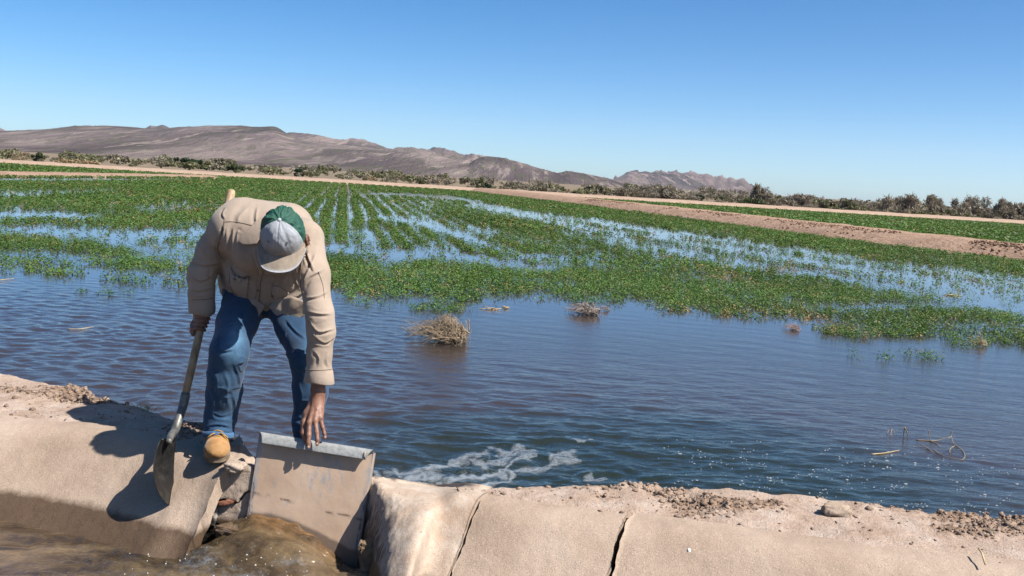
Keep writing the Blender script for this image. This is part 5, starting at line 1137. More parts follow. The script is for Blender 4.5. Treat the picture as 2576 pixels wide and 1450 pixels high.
# ---- clothing
def cloth(name, stops, weave=700, bstr=.25, tint=True, rough=.9, fine=None):
    m, t, p = new_mat(name); v = coords(t, 'World'); c = ramp(t, noise(t, v, 6, 6, .6), stops)
    if fine: c = mixc(t, math_(t, 'MULTIPLY', ramp(t, noise(t, v, fine[0], 3, .7), [(.42, (0, 0, 0)), (.62, (1, 1, 1))]), fine[1]), c, fine[2])
    if tint: a = nd(t, 'ShaderNodeAttribute', attribute_name='tint'); c = mixc(t, 1., c, a.outputs['Color'], 'MULTIPLY')
    t.links.new(c, p.inputs['Base Color']); p.inputs['Roughness'].default_value = rough; p.inputs['Specular IOR Level'].default_value = .15; p.inputs['Sheen Weight'].default_value = .12; p.inputs['Sheen Roughness'].default_value = .5
    b = bump(t, p, noise(t, v, 45, 4, .6), .25, .006); bump(t, p, noise(t, v, weave, 2, .6), bstr, .001, b); return m
m_shirt = cloth('tan_twill', [(.3, (.365, .285, .22)), (.5, (.41, .325, .255)), (.7, (.45, .365, .295))])
m_denim = cloth('blue_denim', [(.3, (.013, .042, .095)), (.5, (.019, .058, .125)), (.7, (.03, .08, .155))], 600, .4, fine=(420, .35, (.10, .17, .26)))
shirt_lines = [
  (Z1([(445, 262), (418, 318), (438, 362)]), 3, -.008), (Z1([(425, 470), (378, 600), (395, 690), (445, 745)]), 4, -.014), (Z1([(468, 430), (460, 560), (470, 700)]), 5, .010), (Z1([(430, 420), (420, 560)]), 4, -.009), (Z1([(515, 440), (505, 560), (515, 680)]), 4, -.009),
  (Z1([(590, 480), (560, 470), (545, 520), (540, 620)]), 4, -.006), (Z1([(640, 250), (560, 330), (540, 400)]), 8, -.009), (Z1([(730, 260), (715, 340), (720, 410)]), 5, -.010), 
  (Z1([(130, 735), (260, 785), (410, 762)]), 4, -.016), (Z1([(118, 850), (220, 930), (330, 880)]), 4, -.013), (Z1([(128, 1010), (240, 1015), (345, 985)]), 3.5, -.011), (Z1([(140, 1060), (250, 1055), (350, 1040)]), 3, .006), (Z1([(330, 800), (310, 880), (335, 960)]), 3.5, -.008), (Z1([(230, 560), (300, 620), (380, 640)]), 6, -.007), (Z1([(200, 620), (260, 690)]), 5, -.006),
  (Z1([(1215, 555), (1178, 650), (1200, 740), (1240, 830)]), 4, -.016), (Z1([(1150, 620), (1160, 700), (1180, 800)]), 3.5, .008), (Z1([(1260, 660), (1225, 750), (1170, 870), (1140, 960)]), 5, -.010), (Z1([(1150, 1000), (1210, 900), (1320, 835)]), 4, -.013), (Z1([(1170, 1090), (1290, 1070), (1365, 1030)]), 3.5, -.010), (Z1([(1190, 1210), (1300, 1230), (1400, 1230)]), 4, -.009), 
  (Z2([(1085, 130), (1170, 235), (1295, 215)]), 3.5, -.013), (Z2([(1120, 260), (1220, 325), (1300, 285)]), 3.2, -.011), (Z2([(1110, 330), (1180, 340), (1270, 345)]), 4, .006), (Z2([(1130, 390), (1170, 450), (1160, 520)]), 4, -.007), (Z2([(1250, 400), (1230, 470), (1250, 530)]), 4, -.006),
  (Z1([(765, 860), (758, 980), (735, 1110)]), 2.5, -.006), (Z1([(700, 640), (730, 760), (780, 850)]), 4, -.010), (Z1([(930, 850), (905, 920), (885, 1010)]), 4, -.009), (Z1([(1000, 840), (985, 900), (950, 960)]), 5, .008), (Z1([(1060, 830), (1070, 910), (1110, 990)]), 5, -.010), (Z1([(1110, 700), (1090, 800), (1120, 920)]), 4, .007),
  (Z1([(500, 1000), (560, 1110), (650, 1140), (740, 1130)]), 4, -.013), (Z1([(600, 1100), (720, 1160), (850, 1215)]), 4, -.011), (Z1([(640, 1150), (760, 1200)]), 3, .008), (Z1([(880, 1200), (1000, 1110), (1150, 1040)]), 4.5, -.017), (Z1([(860, 1130), (980, 1080), (1120, 1030)]), 4, .010), (Z1([(760, 1090), (800, 1180)]), 4, -.008), (Z1([(650, 930), (640, 1010), (640, 1100)]), 2.2, -.005),
  (Z1([(512, 765), (540, 840), (590, 885), (660, 880)]), 6, -.022), (Z1([(500, 810), (545, 900), (610, 930)]), 4, .010), (Z1([(420, 760), (430, 850), (480, 960)]), 5, -.009), (Z1([(430, 900), (500, 1000), (560, 1070)]), 5, -.008),
]
def seg_d2(u, v, pl):
    P = np.asarray(spline(pl, 24)); best = np.full(len(u), 99.)
    for a, b in zip(P[:-1], P[1:]):
        dx, dy = b-a; t = np.clip(((u-a[0])*dx+(v-a[1])*dy)/(dx*dx+dy*dy+1e-9), 0, 1); best = np.minimum(best, np.hypot(u-a[0]-dx*t, v-a[1]-dy*t))
    return best
def build_shirt():
    S = SDF((-1.62, 3.98, .25), (-.58, 5.03, 1.24), .0040)
    S.cap(P_(588, 590, 4.49), P_(760, 602, 4.42), .086, .088, .05)
    S.cap(P_(612, 572, 4.57), P_(722, 580, 4.55), .135, .128, .08); S.cap(P_(618, 622, 4.71), P_(712, 630, 4.71), .14, .14, .08)
    S.cap(P_(624, 690, 4.60), P_(722, 690, 4.58), .114, .110, .08); S.cap(P_(636, 735, 4.65), P_(718, 740, 4.63), .098, .094, .06); S.cap(P_(622, 705, 4.74), P_(708, 705, 4.74), .135, .135, .06)
    S.cap(P_(640, 640, 4.45), P_(715, 645, 4.41), .080, .080, .07)
    # sleeves
    S.chain([P_(569, 578, 4.54), P_(533, 632, 4.545), P_(508, 688, 4.545), P_(508, 735, 4.547), P_(509, 775, 4.550), P_(509, 810, 4.553)], [.078, .065, .058, .052, .051, .050], .035)
    S.chain([P_(767, 602, 4.38), P_(789, 690, 4.30), P_(803, 790, 4.235), P_(808, 835, 4.235), P_(803, 890, 4.235), P_(803, 945, 4.229), P_(803, 985, 4.226)], [.085, .067, .060, .058, .051, .053, .058], .035)
    # open the cuffs and trim the hem along its drooping line
    dR = (WR-P_(510, 740, 4.547)); dR /= np.linalg.norm(dR); cR = P_(508, 788, 4.551); S.cut(cR, dR, cR-.12, cR+.12)
    dL = (WL-P_(803, 890, 4.235)); dL /= np.linalg.norm(dL); cL = P_(803, 963, 4.228); S.cut(cL, dL, cL-.12, cL+.12)
    sl, X, Y, Z = S.box((-1.48, 4.2, .3), (-.62, 5.03, 1.0)); sh = np.broadcast_shapes(X.shape, Y.shape, Z.shape)
    u, v = proj(np.stack(np.broadcast_arrays(X, Y, Z), -1).reshape(-1, 3)); u = u.reshape(sh); v = v.reshape(sh)
    hem = np.interp(u, [540, 561, 598, 623, 648, 654, 668, 690, 698, 729, 738, 752, 766, 790], [746, 752, 764, 778, 797, 790, 795, 789, 794, 820, 812, 800, 790, 780])
    S.d[sl] = np.maximum(S.d[sl], np.where((u < 552) | (u > 768), -1, (v-hem)/600).astype(np.float32))
    V, F = S.mesh(); V = relax(V, F, 2, .5); N = vnormals(V, F)
    n = fbm(V[:, 0]*6, V[:, 1]*6, V[:, 2]*6, 3)*.005
    wx = fbm(V[:, 0]*6, V[:, 1]*6, V[:, 2]*6, 3)*.35; q = [V[:, 0]*7+wx, V[:, 1]*6-wx, V[:, 2]*11+wx]; rg = np.clip(1-np.abs(fbm(q[0], q[1], q[2], 2))*3.2, 0, 1)**2.2; q = [V[:, 0]*15-wx, V[:, 1]*12+wx, V[:, 2]*19]; rg2 = np.clip(1-np.abs(fbm(q[0], q[1], q[2], 2))*3.2, 0, 1)**2
    msk = sstep(-.25, .3, fbm(V[:, 0]*4, V[:, 1]*4, V[:, 2]*4+9, 2)); n = n*.7+rg*.0062*msk+rg2*.0022*msk-.002
    V = V+N*n[:, None]; V = creases(V, N, shirt_lines)
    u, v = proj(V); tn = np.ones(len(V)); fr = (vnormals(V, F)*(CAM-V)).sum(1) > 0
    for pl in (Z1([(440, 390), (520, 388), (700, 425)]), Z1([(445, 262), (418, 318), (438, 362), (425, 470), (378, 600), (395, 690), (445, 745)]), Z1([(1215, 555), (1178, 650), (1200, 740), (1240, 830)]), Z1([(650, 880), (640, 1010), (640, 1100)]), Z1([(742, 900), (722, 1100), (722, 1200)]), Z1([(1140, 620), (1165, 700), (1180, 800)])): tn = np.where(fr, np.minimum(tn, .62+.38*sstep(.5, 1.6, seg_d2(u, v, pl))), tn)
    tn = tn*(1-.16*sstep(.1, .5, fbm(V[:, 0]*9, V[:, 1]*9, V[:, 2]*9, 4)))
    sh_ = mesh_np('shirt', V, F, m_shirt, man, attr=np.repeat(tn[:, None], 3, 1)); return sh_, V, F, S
shirt, SV, SF, SS = build_shirt()
shirt_bvh = BVHTree.FromPolygons([tuple(v) for v in SV], [tuple(f) for f in SF.tolist()])
def hit(px, py):
    d = ray(px, py); d = d/np.linalg.norm(d); h = shirt_bvh.ray_cast(Vector(CAM), Vector(d))
    return (np.array(h[0]), np.array(h[1])) if h[0] is not None else None
def patch(name, poly, mat, parent, lift=.006, th=.003, edge_lift=None, K=9, dens=3.):
    """a piece of cloth lying on the shirt, outline given in photo units; edge_lift(i/m) lets it stand off"""
    pts = []
    for i, (a, b) in enumerate(poly):
        c, d = poly[(i+1) % len(poly)]; k = max(2, int(math.hypot(c-a, d-b)/dens)); pts += [(a+(c-a)*s/k, b+(d-b)*s/k) for s in range(k)]
    m = len(pts); cx, cy = np.mean(pts, 0); V = []; last = None; H_ = []
    for k in range(K):
        f = k/(K-1)*.97
        for i, (a, b) in enumerate(pts):
            h = hit(a+(cx-a)*f, b+(cy-b)*f) or last
            last = h; nrm = h[1]; e = lift+(edge_lift(i/m)*(1-f)**2 if edge_lift else 0); V.append(h[0]+nrm*e); H_.append(h[0]+nrm*(e-th-.003))
    V = np.array(V+H_[:m]); F = grid_faces(K, m, True).tolist()+[list(range((K-1)*m, K*m))]+[[(i+1) % m, i, K*m+i, K*m+(i+1) % m] for i in range(m)]
    return mesh_np(name, V, F, mat, parent, attr=np.ones((len(V), 3)))
patch('collar', Z1([(568, 574), (600, 530), (660, 465), (735, 385), (800, 350), (790, 500), (740, 590), (690, 600), (612, 600)]), m_shirt, shirt, .010)
patch('collar', Z1([(1120, 640), (1170, 600), (1214, 560), (1205, 650), (1175, 700), (1140, 720)]), m_shirt, shirt, .008)
patch('placket', Z1([(752, 800), (788, 830), (765, 920), (760, 1010), (745, 1100), (742, 1200), (722, 1200), (722, 1100), (732, 1000), (742, 900)]), m_shirt, shirt, .003, dens=2.)
patch('pocket', Z1([(496, 800), (530, 880), (580, 915), (668, 878), (655, 960), (640, 1100), (560, 1060), (490, 960)]), m_shirt, shirt, .004, edge_lift=lambda q: .012*max(0, 1-abs(q-.22)/.2))
patch('pocket', Z1([(880, 968), (930, 972), (1025, 1032), (980, 1066), (900, 1080), (868, 1060)]), m_shirt, shirt, .005)
m_btn = M('button_brass', [(.3, (.10, .075, .05)), (.7, (.2, .15, .1))], 50, 2, .35, .5)
for a, b in ((757, 1007), (750, 1118), (537, 906), (880, 1056)):
    h = hit(442.75+a*.2776, 450.8+b*.2776)
    if h:
        n = h[1]; x = np.cross(n, [0, 0, 1]); x /= np.linalg.norm(x); y = np.cross(n, x); w_ = np.linspace(0, 2*np.pi, 14, endpoint=False)
        V = np.concatenate([h[0]+n*q+r*(np.cos(w_)[:, None]*x+np.sin(w_)[:, None]*y) for r, q in ((.0062, .004), (.0062, .0085), (.0050, .0095), (.0040, .0080), (.0005, .0078))]); mesh_np('button', V, grid_faces(5, 14, True), m_btn, shirt)
m_seam = M('seam_thread', [(.3, (.17, .12, .085)), (.7, (.23, .17, .125))], 60, 2, .95, .1)
def seam(pl, r_=.0014, n=40):
    q = []
    for a, b in spline(pl, n):
        h = hit(a, b)
        if h: q.append(h[0]+h[1]*.0006)
    q = np.array(q)
    if len(q) > 4:
        q = q[np.concatenate([[True], np.linalg.norm(np.diff(q, axis=0), axis=1) < .05])]
        mesh_np('seam', *tube(q, r_, 5), m_seam, shirt)
for pl in ([(440, 390), (520, 388), (610, 402), (690, 422)], [(445, 262), (418, 318), (438, 362), (425, 470), (378, 600), (395, 690), (440, 745)], [(1215, 555), (1178, 650), (1200, 740), (1240, 830)], [(790, 840), (768, 920), (764, 1010), (752, 1100), (745, 1200)], [(496, 800), (530, 880), (580, 915), (668, 878)], [(668, 878), (655, 960), (640, 1098)], [(496, 800), (488, 960), (555, 1058), (640, 1098)],
           [(880, 968), (930, 972), (1025, 1032)], [(880, 968), (866, 1060), (900, 1082), (980, 1068), (1025, 1032)], [(1160, 650), (1135, 800), (1130, 960), (1160, 1040)], [(145, 1095), (250, 1092), (352, 1078)], [(1290, 840), (1330, 960), (1345, 1080)]): seam(Z1(pl))
seam(Z2([(1080, 545), (1180, 548), (1280, 540)])); seam(Z1([(430, 420), (380, 620)]))
# cuffs: raised bands round the sleeve ends
def cuff(c, d, Lc, rad, parent, tilt=None):
    n = 40; w_ = np.linspace(0, 2*np.pi, n, endpoint=False); x = np.cross(d, [0, 1, .2]); x /= np.linalg.norm(x); y = np.cross(d, x); V = []
    for s, r in ((-Lc, rad[0]-.004), (-Lc-.001, rad[0]+.001), (-Lc+.003, rad[0]+.0035), (-Lc*.5, (rad[0]+rad[1])/2+.004), (-.004, rad[1]+.004), (0, rad[1]+.002), (0, rad[1]-.003), (-.02, rad[1]-.005)):
        rr = r*(1+.05*np.sin(2*w_+1)+.03*np.sin(3*w_)); V.append(c+d*(s+.004*np.sin(2*w_+.5))[:, None]+rr[:, None]*(np.cos(w_)[:, None]*x+np.sin(w_)[:, None]*y))
    mesh_np('cuff', np.concatenate(V), grid_faces(8, n, True), m_shirt, parent, attr=np.ones((8*n, 3)))
dR = (WR-P_(510, 740, 4.547)); dR /= np.linalg.norm(dR); cuff(P_(505, 790, 4.553), dR, .058, (.053, .048), shirt)
dL = (WL-P_(803, 890, 4.235)); dL /= np.linalg.norm(dL); cuff(P_(803, 964, 4.228), dL, .058, (.053, .060), shirt)
# loose shirt tail hanging in front of the far thigh, and the lifted front corner
def tail(pxs, ys, bul):
    pts = []
    for i in range(len(pxs)):
        a, b = np.array([*pxs[i], ys[i]]), np.array([*pxs[(i+1) % len(pxs)], ys[(i+1) % len(pxs)]])
        pts += [a+(b-a)*k/7 for k in range(7)]
    pts = np.array(pts); c = pts.mean(0); m = len(pts); V = []
    for back in (0, 1):
        for k in range(8):
            for q in pts+(c-pts)*(k/7*.97):
                p = aty(q[0], q[1], q[2]); f = k/7
                V.append(p+np.array([0, -1, -.3])*(bul*math.sin(f*1.57)+.006*fbm(p[0]*25, p[2]*10, 3, 3))+np.array([0, .0035*back, 0]))
    V = np.array(V); n = 8*m; F = grid_faces(8, m, True).tolist(); F += [[i+n for i in f[::-1]] for f in F]+[[(i+1) % m, i, n+i, n+(i+1) % m] for i in range(m)]
    mesh_np('shirt_tail', V, F, m_shirt, shirt, attr=np.full((len(V), 3), .97))
tail([(676, 772), (690, 789), (706, 800), (731, 823), (740, 812), (768, 792), (772, 760), (735, 745), (695, 752)], [4.54, 4.53, 4.52, 4.50, 4.50, 4.50, 4.48, 4.49, 4.53], .012)
tail([(598, 762), (624, 778), (650, 800), (656, 788), (668, 770), (640, 752), (606, 745)], [4.56, 4.545, 4.53, 4.535, 4.54, 4.53, 4.54], .008)
jean_lines = [
  (Z2([(345, 380), (400, 395), (470, 380)]), 3.5, -.010), (Z2([(520, 500), (560, 480), (590, 440)]), 4, -.012), (Z2([(370, 260), (360, 330), (345, 380)]), 3, -.008), (Z2([(480, 520), (510, 600), (520, 680)]), 4, -.007), (Z2([(300, 560), (330, 640), (320, 740)]), 5, -.008), (Z2([(400, 560), (430, 660), (420, 760), (440, 860)]), 5, .007), (Z2([(270, 700), (300, 800), (290, 900)]), 4, -.007), (Z2([(470, 760), (480, 860), (470, 950)]), 4, -.007), (Z2([(270, 1010), (350, 1000), (460, 1020)]), 3.5, -.010), (Z2([(262, 1045), (360, 1040), (455, 1060)]), 3, .007), (Z2([(300, 900), (380, 930), (470, 900)]), 4, -.006), (Z2([(570, 60), (520, 140), (440, 170)]), 5, -.008), (Z2([(430, 100), (470, 190)]), 5, .006),
  (Z2([(900, 130), (980, 230), (1070, 300)]), 4, -.009), (Z2([(980, 380), (1040, 400), (1090, 380)]), 4, -.010), (Z2([(965, 520), (1030, 560), (1080, 540)]), 4, -.008), (Z2([(1000, 640), (1030, 760), (1020, 880)]), 4, -.007), (Z2([(965, 760), (990, 860), (975, 960)]), 3.5, .007), (Z2([(950, 1000), (1000, 990), (1050, 1020)]), 4, -.011), (Z2([(950, 1050), (1010, 1045)]), 3, .007), (Z2([(990, 930), (1030, 950)]), 4, -.008)]
def build_jeans():
    J = SDF((-1.56, 4.14, -.02), (-.66, 4.92, .85), .0042)
    J.chain([HIPR, P_(597, 812, 4.52), P_(577, 885, 4.31), P_(566, 945, 4.33), P_(562, 990, 4.36), P_(554, 1050, 4.385), P_(550, 1122, 4.345)], [.105, .090, .080, .071, .072, .066, .067], .03)
    J.chain([HIPL, P_(744, 822, 4.57), P_(777, 905, 4.42), P_(780, 985, 4.44), P_(773, 1060, 4.46), P_(771, 1130, 4.47)], [.105, .090, .078, .073, .063, .06], .03)
    J.cap(HIPR, HIPL, .115, .115, .05)
    for q, y_ in ((P_(549, 1099, 4.348), 0), (P_(771, 1124, 4.46), 0)): J.cut(q, np.array([0, -.25, -1.]), q-.14, q+.14)
    V, F = J.mesh(); V = relax(V, F, 2, .5); N = vnormals(V, F); n = fbm(V[:, 0]*10, V[:, 1]*10, V[:, 2]*8, 3)*.006
    wx = fbm(V[:, 0]*6, V[:, 1]*6, V[:, 2]*6, 3)*.4; rg = np.clip(1-np.abs(fbm(V[:, 0]*9+wx, V[:, 1]*8-wx, V[:, 2]*10, 2))*3.2, 0, 1)**2.2; n = n*.8+rg*.0055*sstep(-.2, .3, fbm(V[:, 0]*5, V[:, 1]*5, V[:, 2]*5, 2))
    V = V+N*n[:, None]; V = creases(V, N, jean_lines); u, v = proj(V)
    fade = np.exp(-((u-590)/22)**2-((v-858)/52)**2)*2.1+np.exp(-((u-566)/20)**2-((v-985)/80)**2)*.75+np.exp(-((u-775)/16)**2-((v-890)/60)**2)*.8
    fade = fade*(.75+.5*fbm(V[:, 0]*30, V[:, 1]*30, V[:, 2]*30, 3)); t = 1+fade[:, None]*np.array([1.25, 1.0, .68]); t = t*(1-.25*sstep(.35, .6, fbm(V[:, 0]*12, V[:, 1]*12, V[:, 2]*4, 3)))[:, None]
    j = mesh_np('jeans', V, F, m_denim, man, attr=t)
    for c, r in ((P_(549.5, 1099, 4.348), .0685),):
        n = 36; w_ = np.linspace(0, 2*np.pi, n, endpoint=False); V = np.concatenate([c+np.array([0, 0, z_])+np.stack([rr*np.cos(w_), rr*1.05*np.sin(w_), -.25*rr*np.sin(w_)+.003*np.sin(3*w_)], -1) for rr, z_ in ((r-.006, .024), (r+.0015, .022), (r+.002, .004), (r, -.002), (r-.006, -.001))])
        mesh_np('trouser_hem', V, grid_faces(5, n, True), m_denim, j, attr=np.full((len(V), 3), 1.9))
build_jeans()

# ---- boots
def boot(x, y, z, rot, parts=True):
    e = SDF((-.12, -.16, -.01), (.12, .26, .21), .0034)
    e.ell((0, -.054, .046), (.0555, .080, .041), None, .02); e.ell((0, .03, .052), (.047, .10, .046), None, .03); e.ell((0, .13, .052), (.044, .062, .05), None, .03); e.chain([(0, .085, .06), (0, .105, .11), (0, .112, .15)], [.044, .043, .042], .03); e.cap((0, -.01, .052), (0, .065, .085), .028, .030, .02)
    e.cut((0, 0, .018), (0, 0, -1)); e.cut((0, 0, .152), (0, 0, 1))
    V, F = e.mesh(); V = relax(V, F, 2, .5); N = vnormals(V, F); V = V+N*(fbm(V[:, 0]*32, V[:, 1]*32, V[:, 2]*32, 3)*.0025)[:, None]
    # vamp crease, tongue edge
    a = np.exp(-((V[:, 1]-.005-V[:, 2]*.0)/.006)**2)*np.exp(-((V[:, 2]-.095)/.02)**2); V = V-N*(a*.004)[:, None]
    t = np.ones((len(V), 3)); k = fbm(V[:, 0]*26, V[:, 1]*26, V[:, 2]*26, 4)[:, None]; t = t*(1+.45*k)*np.where((V[:, 1] < .01)[:, None], 1.05, .78)
    t = t*(1-.45*np.exp(-((V[:, 2]-.026)/.010)**2)*np.clip(.6+fbm(V[:, 0]*40, V[:, 1]*40, 2, 3), 0, 1))[:, None]*(1-.5*np.exp(-((np.abs(V[:, 1]+.012-.25*np.abs(V[:, 0]))/.0025)**2))*(V[:, 2] > .03))[:, None]
    c_, s_ = math.cos(rot), math.sin(rot); W = lambda q: np.stack([q[:, 0]*c_-q[:, 1]*s_+x, q[:, 0]*s_+q[:, 1]*c_+y, q[:, 2]+z], -1)
    b = mesh_np('boot', W(V), F, m_leather, man, attr=t)
    # welted sole
    th = np.linspace(0, 2*np.pi, 60, endpoint=False); yy = -.055+.125*1+ .19*np.sin(th)*1.0; half = np.interp(yy, [-.13, -.10, -.04, .06, .14, .22, .26], [.044, .060, .0635, .050, .052, .047, .03]); sx = np.cos(th); out = np.stack([np.sign(sx)*np.abs(sx)**.7*half, yy, 0*th], -1); out[:, 1] = np.clip(out[:, 1], -.136, .24)
    V = np.concatenate([out*np.array([f, f, 1])+np.array([0, 0, h]) for f, h in ((.90, 0), (.985, .002), (1, .008), (.99, .018), (1.015, .020), (1.015, .026), (.93, .028))]); mesh_np('sole', W(V), grid_faces(7, 60, True).tolist()+[list(range(60))[::-1], list(range(360, 420))], m_sole, b)
    L = []
    for i, q in enumerate(np.linspace(0, 1, 4)):
        cy, cz = -.034+.050*q, .084+.022*q; sg = 1 if i % 2 else -1
        L.append(tube(spline([(-.033, cy+.010, cz-.016), (-.012, cy+.003, cz+.004), (.012, cy-.003, cz+.004), (.033, cy+.010, cz-.016)], 12), .0035, 6))
    L.append(tube(spline([(0, .010, .106), (-.024, -.014, .102), (-.042, -.010, .086), (-.014, .008, .104)], 14), .0032, 6)); L.append(tube(spline([(0, .010, .106), (.026, -.016, .102), (.044, -.012, .084), (.012, .010, .104)], 14), .0032, 6)); L.append(tube(spline([(.01, .010, .104), (.03, -.024, .094), (.046, -.024, .07)], 10), .003, 6))
    V, F = join(L); mesh_np('laces', W(V), F, m_lace, b)
    V, F = tube(np.array([[.041*math.cos(q), .112+.042*math.sin(q), .150] for q in np.linspace(0, 2*np.pi, 25)]), .008, 8, False); mesh_np('collar_pad', W(V), F, m_leather, b, attr=np.full((len(V), 3), .55))
m_leather = cloth('tan_boot_leather', [(.3, (.30, .145, .045)), (.5, (.42, .225, .085)), (.7, (.50, .31, .15))], 300, .3, rough=.7)
m_sole = M('boot_sole', [(.3, (.20, .14, .09)), (.7, (.34, .26, .18))], 40, 4, .85, .2, (150, .5, .003)); m_lace = M('boot_lace', [(.3, (.33, .19, .06)), (.7, (.45, .28, .1))], 60, 3, .9, .1)
bp = atz(544, 1169, GROUND_BOOT); boot(bp[0]-.128*math.sin(.27), bp[1]+.128*math.cos(.27), GROUND_BOOT, .27); boot(ANL[0]+.11*math.sin(.17), ANL[1]-.11*math.cos(.17), -.150, .17)

# ---- cap
def cap_parts():
    m_grey, t, p = new_mat('grey_heather'); v = coords(t, 'World'); c = ramp(t, noise(t, v, 600, 3, .7), [(.35, (.26, .275, .30)), (.5, (.38, .40, .43)), (.65, (.50, .52, .55))]); a = nd(t, 'ShaderNodeAttribute', attribute_name='tint'); c = mixc(t, 1., c, a.outputs['Color'], 'MULTIPLY'); t.links.new(c, p.inputs['Base Color']); p.inputs['Roughness'].default_value = .95; p.inputs['Specular IOR Level'].default_value = .1; bump(t, p, noise(t, v, 800, 2, .6), .3, .001)
    m_mesh, t, p = new_mat('green_cap_mesh'); v = coords(t, 'World'); vo = nd(t, 'ShaderNodeTexVoronoi'); vo.inputs['Scale'].default_value = 420; t.links.new(v, vo.inputs['Vector']); c = ramp(t, vo.outputs['Distance'], [(.12, (.003, .028, .018)), (.5, (.008, .082, .052)), (.8, (.015, .12, .08))]); t.links.new(c, p.inputs['Base Color']); p.inputs['Roughness'].default_value = .7; bump(t, p, vo.outputs['Distance'], .5, .002)
    cp = empty('cap', (0, 0, 0), None, None); cp.parent = man; cp.matrix_parent_inverse = parent_inv(man)
    C0 = HC+UH*.012; rx, rf, rb_, ru = .0925, .106, .112, .118
    def crown(t0, t1, nt, name, mat, sag):
        th = np.linspace(t0, t1, nt); ph = np.linspace(.03, 1.0, 34); T, Q = np.meshgrid(th, ph, indexing='ij')          # theta from the front, phi 0 = button, 1 = band
        a = Q*np.pi/2; hz = np.sin(a)**.85; up = np.cos(a)**.9*ru; rr = np.where(np.cos(T) > 0, rf, rb_)
        r = 1+sag*fbm(T*4, Q*4, 3, 3)*.35*Q*(1.1-Q)*4; seam = np.zeros_like(T)
        for s0 in ((0.,) if t1 < 2 else (np.pi, np.pi*.66, np.pi*1.34)): seam += np.exp(-((T-s0)*np.sin(a)/.035)**2)
        r = r-seam*.016
        P = C0+XH*(hz*r*np.sin(T)*rx)[..., None]+FH*(hz*r*np.cos(T)*rr)[..., None]+UH*(up*r)[..., None]
        tint = np.ones(T.shape+(3,)); st = sstep(.62, 1., Q)*np.clip(np.cos(T), 0, 1)*(.7+.5*fbm(T*5, Q*5, 2, 3)); tint = tint*(1-st[..., None]*np.array([.30, .42, .54])); 
        V = P.reshape(-1, 3); I = C0+(V-C0)*.975; n = len(V); F = grid_faces(nt, 34).tolist(); F += [[i+n for i in f[::-1]] for f in F]; J = np.arange(n).reshape(nt, 34)
        for L in (J[:, -1], J[0], J[-1], J[:, 0]):
            for a_, b_ in zip(L[:-1], L[1:]): F.append([a_, b_, b_+n, a_+n])
        return mesh_np(name, np.concatenate([V, I]), F, mat, cp, attr=np.concatenate([tint.reshape(-1, 3)]*2))
    crown(-1.28, 1.28, 60, 'front_panel', m_grey, .10); crown(1.27, 2*np.pi-1.27, 90, 'mesh_back', m_mesh, .30)
    # brim
    th = np.linspace(-1.22, 1.22, 60); s = np.linspace(0, 1, 16); T, S = np.meshgrid(th, s, indexing='ij'); base = C0+XH*(np.sin(T)*rx*.99)[..., None]+FH*(np.cos(T)*rf*.99)[..., None]
    ln = .072*(1-.93*np.abs(T/1.22)**4.5); P = base+FH*(S*ln)[..., None]+XH*(S*.072*np.sin(T)*.22)[..., None]-UH*((np.sin(T)**2)*.016+S*.012-.004*np.cos(T))[..., None]
    m_brim = m_grey; tint = np.ones(T.shape+(3,))*np.array([.82, .64, .47]); e = sstep(.78, .98, S)[..., None]; tint = tint*(1-e)+e*np.array([1.05, 1.03, 1.02]); tint = tint*(1-.10*(np.sin(S*16*np.pi*.9) > .8)[..., None])*(1+.25*fbm(T*6, S*3, 1, 3)[..., None])
    V = P.reshape(-1, 3); n = len(V); I = V-UH*.0035; F = grid_faces(60, 16).tolist(); F += [[i+n for i in f[::-1]] for f in F]; J = np.arange(n).reshape(60, 16)
    for L in (J[:, -1], J[0], J[-1]):
        for a_, b_ in zip(L[:-1], L[1:]): F.append([a_, b_, b_+n, a_+n])
    mesh_np('brim', np.concatenate([V, I]), F, m_brim, cp, attr=np.concatenate([tint.reshape(-1, 3)]*2))
    u_ = np.linspace(0.05, np.pi/2, 8); w_ = np.linspace(0, 2*np.pi, 16, endpoint=False); c = C0+UH*(ru-.001)
    V = c+.0085*(np.sin(u_)[:, None]*np.cos(w_))[..., None]*XH+.0085*(np.sin(u_)[:, None]*np.sin(w_))[..., None]*FH+.0065*(np.cos(u_)[:, None]*np.ones(16))[..., None]*UH; mesh_np('top_button', V.reshape(-1, 3), grid_faces(8, 16, True).tolist()+[list(range(16))], m_grey, cp, attr=np.full((128, 3), 1.2))
    for sx in (-1, 1):
        a = .62*np.pi/2; T = .50*sx; c = C0+XH*math.sin(a)**.85*math.sin(T)*rx+FH*math.sin(a)**.85*math.cos(T)*rf+UH*math.cos(a)**.9*ru; n = (c-C0)/np.linalg.norm(c-C0); x = np.cross(n, XH); x /= np.linalg.norm(x); y = np.cross(n, x); q = np.linspace(0, 2*np.pi, 13)
        V, F = tube(c+n*.001+.0035*(np.cos(q)[:, None]*x+np.sin(q)[:, None]*y), .0013, 6, False); mesh_np('eyelet', V, F, m_eyelet, cp)
    return cp
m_eyelet = M('eyelet_thread', [(.3, (.10, .11, .13)), (.7, (.16, .17, .19))], 60, 2, .8)
cap_parts()

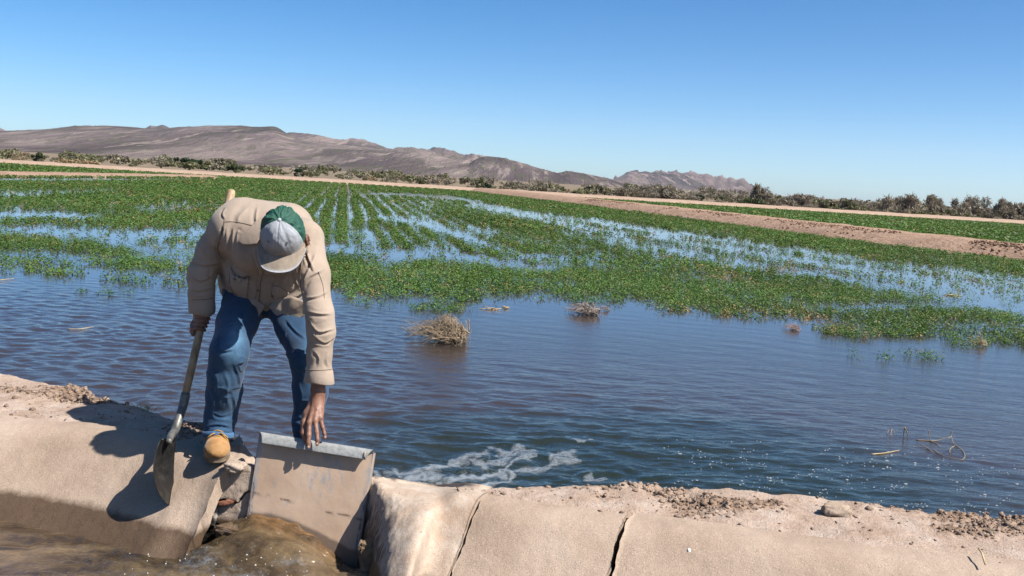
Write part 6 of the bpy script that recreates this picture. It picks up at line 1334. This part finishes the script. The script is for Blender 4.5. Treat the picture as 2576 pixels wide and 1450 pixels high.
# ================================================================== SHOVEL
def shovel():
    m_wood = M('ash_handle', [(.3, (.27, .175, .095)), (.5, (.46, .325, .19)), (.7, (.58, .43, .27))], 16, 6, .55, .35, (90, .2, .003), space='World', sc=(3, 3, .5))
    m_st, t, p = new_mat('worn_steel'); v = coords(t, 'World'); c = ramp(t, noise(t, v, 26, 7, .7), [(.3, (.012, .012, .012)), (.5, (.026, .025, .024)), (.68, (.06, .057, .053))]); c = mixc(t, ramp(t, noise(t, coords(t, 'World', (1, 1, .5)), 75, 5, .75), [(.68, (0, 0, 0)), (.74, (1, 1, 1))]), c, (.25, .19, .13)); t.links.new(c, p.inputs['Base Color']); p.inputs['Metallic'].default_value = .45; p.inputs['Roughness'].default_value = .48; bump(t, p, noise(t, v, 90, 4, .6), .3, .003)
    m_sock = M('socket_steel', [(.3, (.10, .095, .085)), (.5, (.17, .165, .15)), (.7, (.25, .24, .22))], 30, 6, .5, .5, (110, .3, .003), space='World', metal=.4)
    A = atz(425, 1125, 0.); 
    # where the tip meets the lining
    tip = None
    for zz in np.linspace(-.05, -.4, 300):
        q = atz(426, 1271, zz); i = np.argmin(np.abs(((q[:2]-lipL)@np.array([DS[1], -DS[0]])))); d = (q[:2]-lipL[i])@DS
        if -zz-TAN*d > -.004: tip = q; break
    e = empty('shovel', tip, 'long-handled shovel with a worn dark blade, its tip on the concrete slope', 'shovel')
    pts = np.array([HT+hax*.004, HT, HT-hax*.02, HT-hax*.05, HT*.75+HB*.25, HT*.5+HB*.5, HT*.2+HB*.8, HB-hax*.06]); mesh_np('handle', *tube(pts, [.010, .0165, .0205, .0205, .0195, .019, .0185, .0165], 14), m_wood, e)
    bt = P_(424, 1104, tip[1]+.052); bend = P_(441, 1082, (HB[1]+tip[1])/2+.035)
    pth = spline([HB+hax*.004, HB-hax*.06, bend*.35+HB*.65-hax*.03, bend, bt*.55+bend*.45, bt+(tip-bt)*.06], 26)
    mesh_np('socket', *tube(pth, np.concatenate([[.0205], np.linspace(.0212, .0185, 13), np.linspace(.0185, .0135, 12)]), 14), m_sock, e)
    ax = (tip-bt)/np.linalg.norm(tip-bt); ln = np.linalg.norm(tip-bt); N = np.array([.985, -.03, .16]); N -= ax*(N@ax); N /= np.linalg.norm(N); L = np.cross(ax, N)
    s = np.linspace(0, 1, 34); w_ = np.interp(s, [0, .04, .10, .35, .55, .7, .82, .92, .97, 1], [.072, .088, .096, .106, .104, .092, .070, .040, .020, .001]); t = np.linspace(-1, 1, 25); S, T = np.meshgrid(s, t, indexing='ij'); W = np.repeat(w_[:, None], 25, 1)
    dish = -.030*(1-T**2)*(W/.1)**.8*sstep(1.05, .35, S)*1.0 - .020*np.sin(S*np.pi)+.006*np.exp(-(T/.2)**2)*sstep(.45, .0, S)
    P = bt+ax*(S*ln)[..., None]+L*(T*W)[..., None]+N*dish[..., None]; V = P.reshape(-1, 3); n = len(V); F = grid_faces(34, 25).tolist(); V2 = V-N*.0028; F += [[i+n for i in f[::-1]] for f in F]; J = np.arange(n).reshape(34, 25)
    for Q in (J[0], J[-1], J[:, 0], J[:, -1]):
        for a_, b_ in zip(Q[:-1], Q[1:]): F.append([a_, b_, b_+n, a_+n])
    bl_ = mesh_np('blade', np.concatenate([V, V2]), F, m_st, e)
    # rolled foot steps on the shoulders of the blade
    for sg in (-1, 1):
        q = [P[0, 12+sg*k]+N*.0 for k in range(4, 13)]; q = np.array([a+N*.004 for a in q]); mesh_np('foot_step', *tube(q, .0055, 8), m_st, bl_)
shovel()
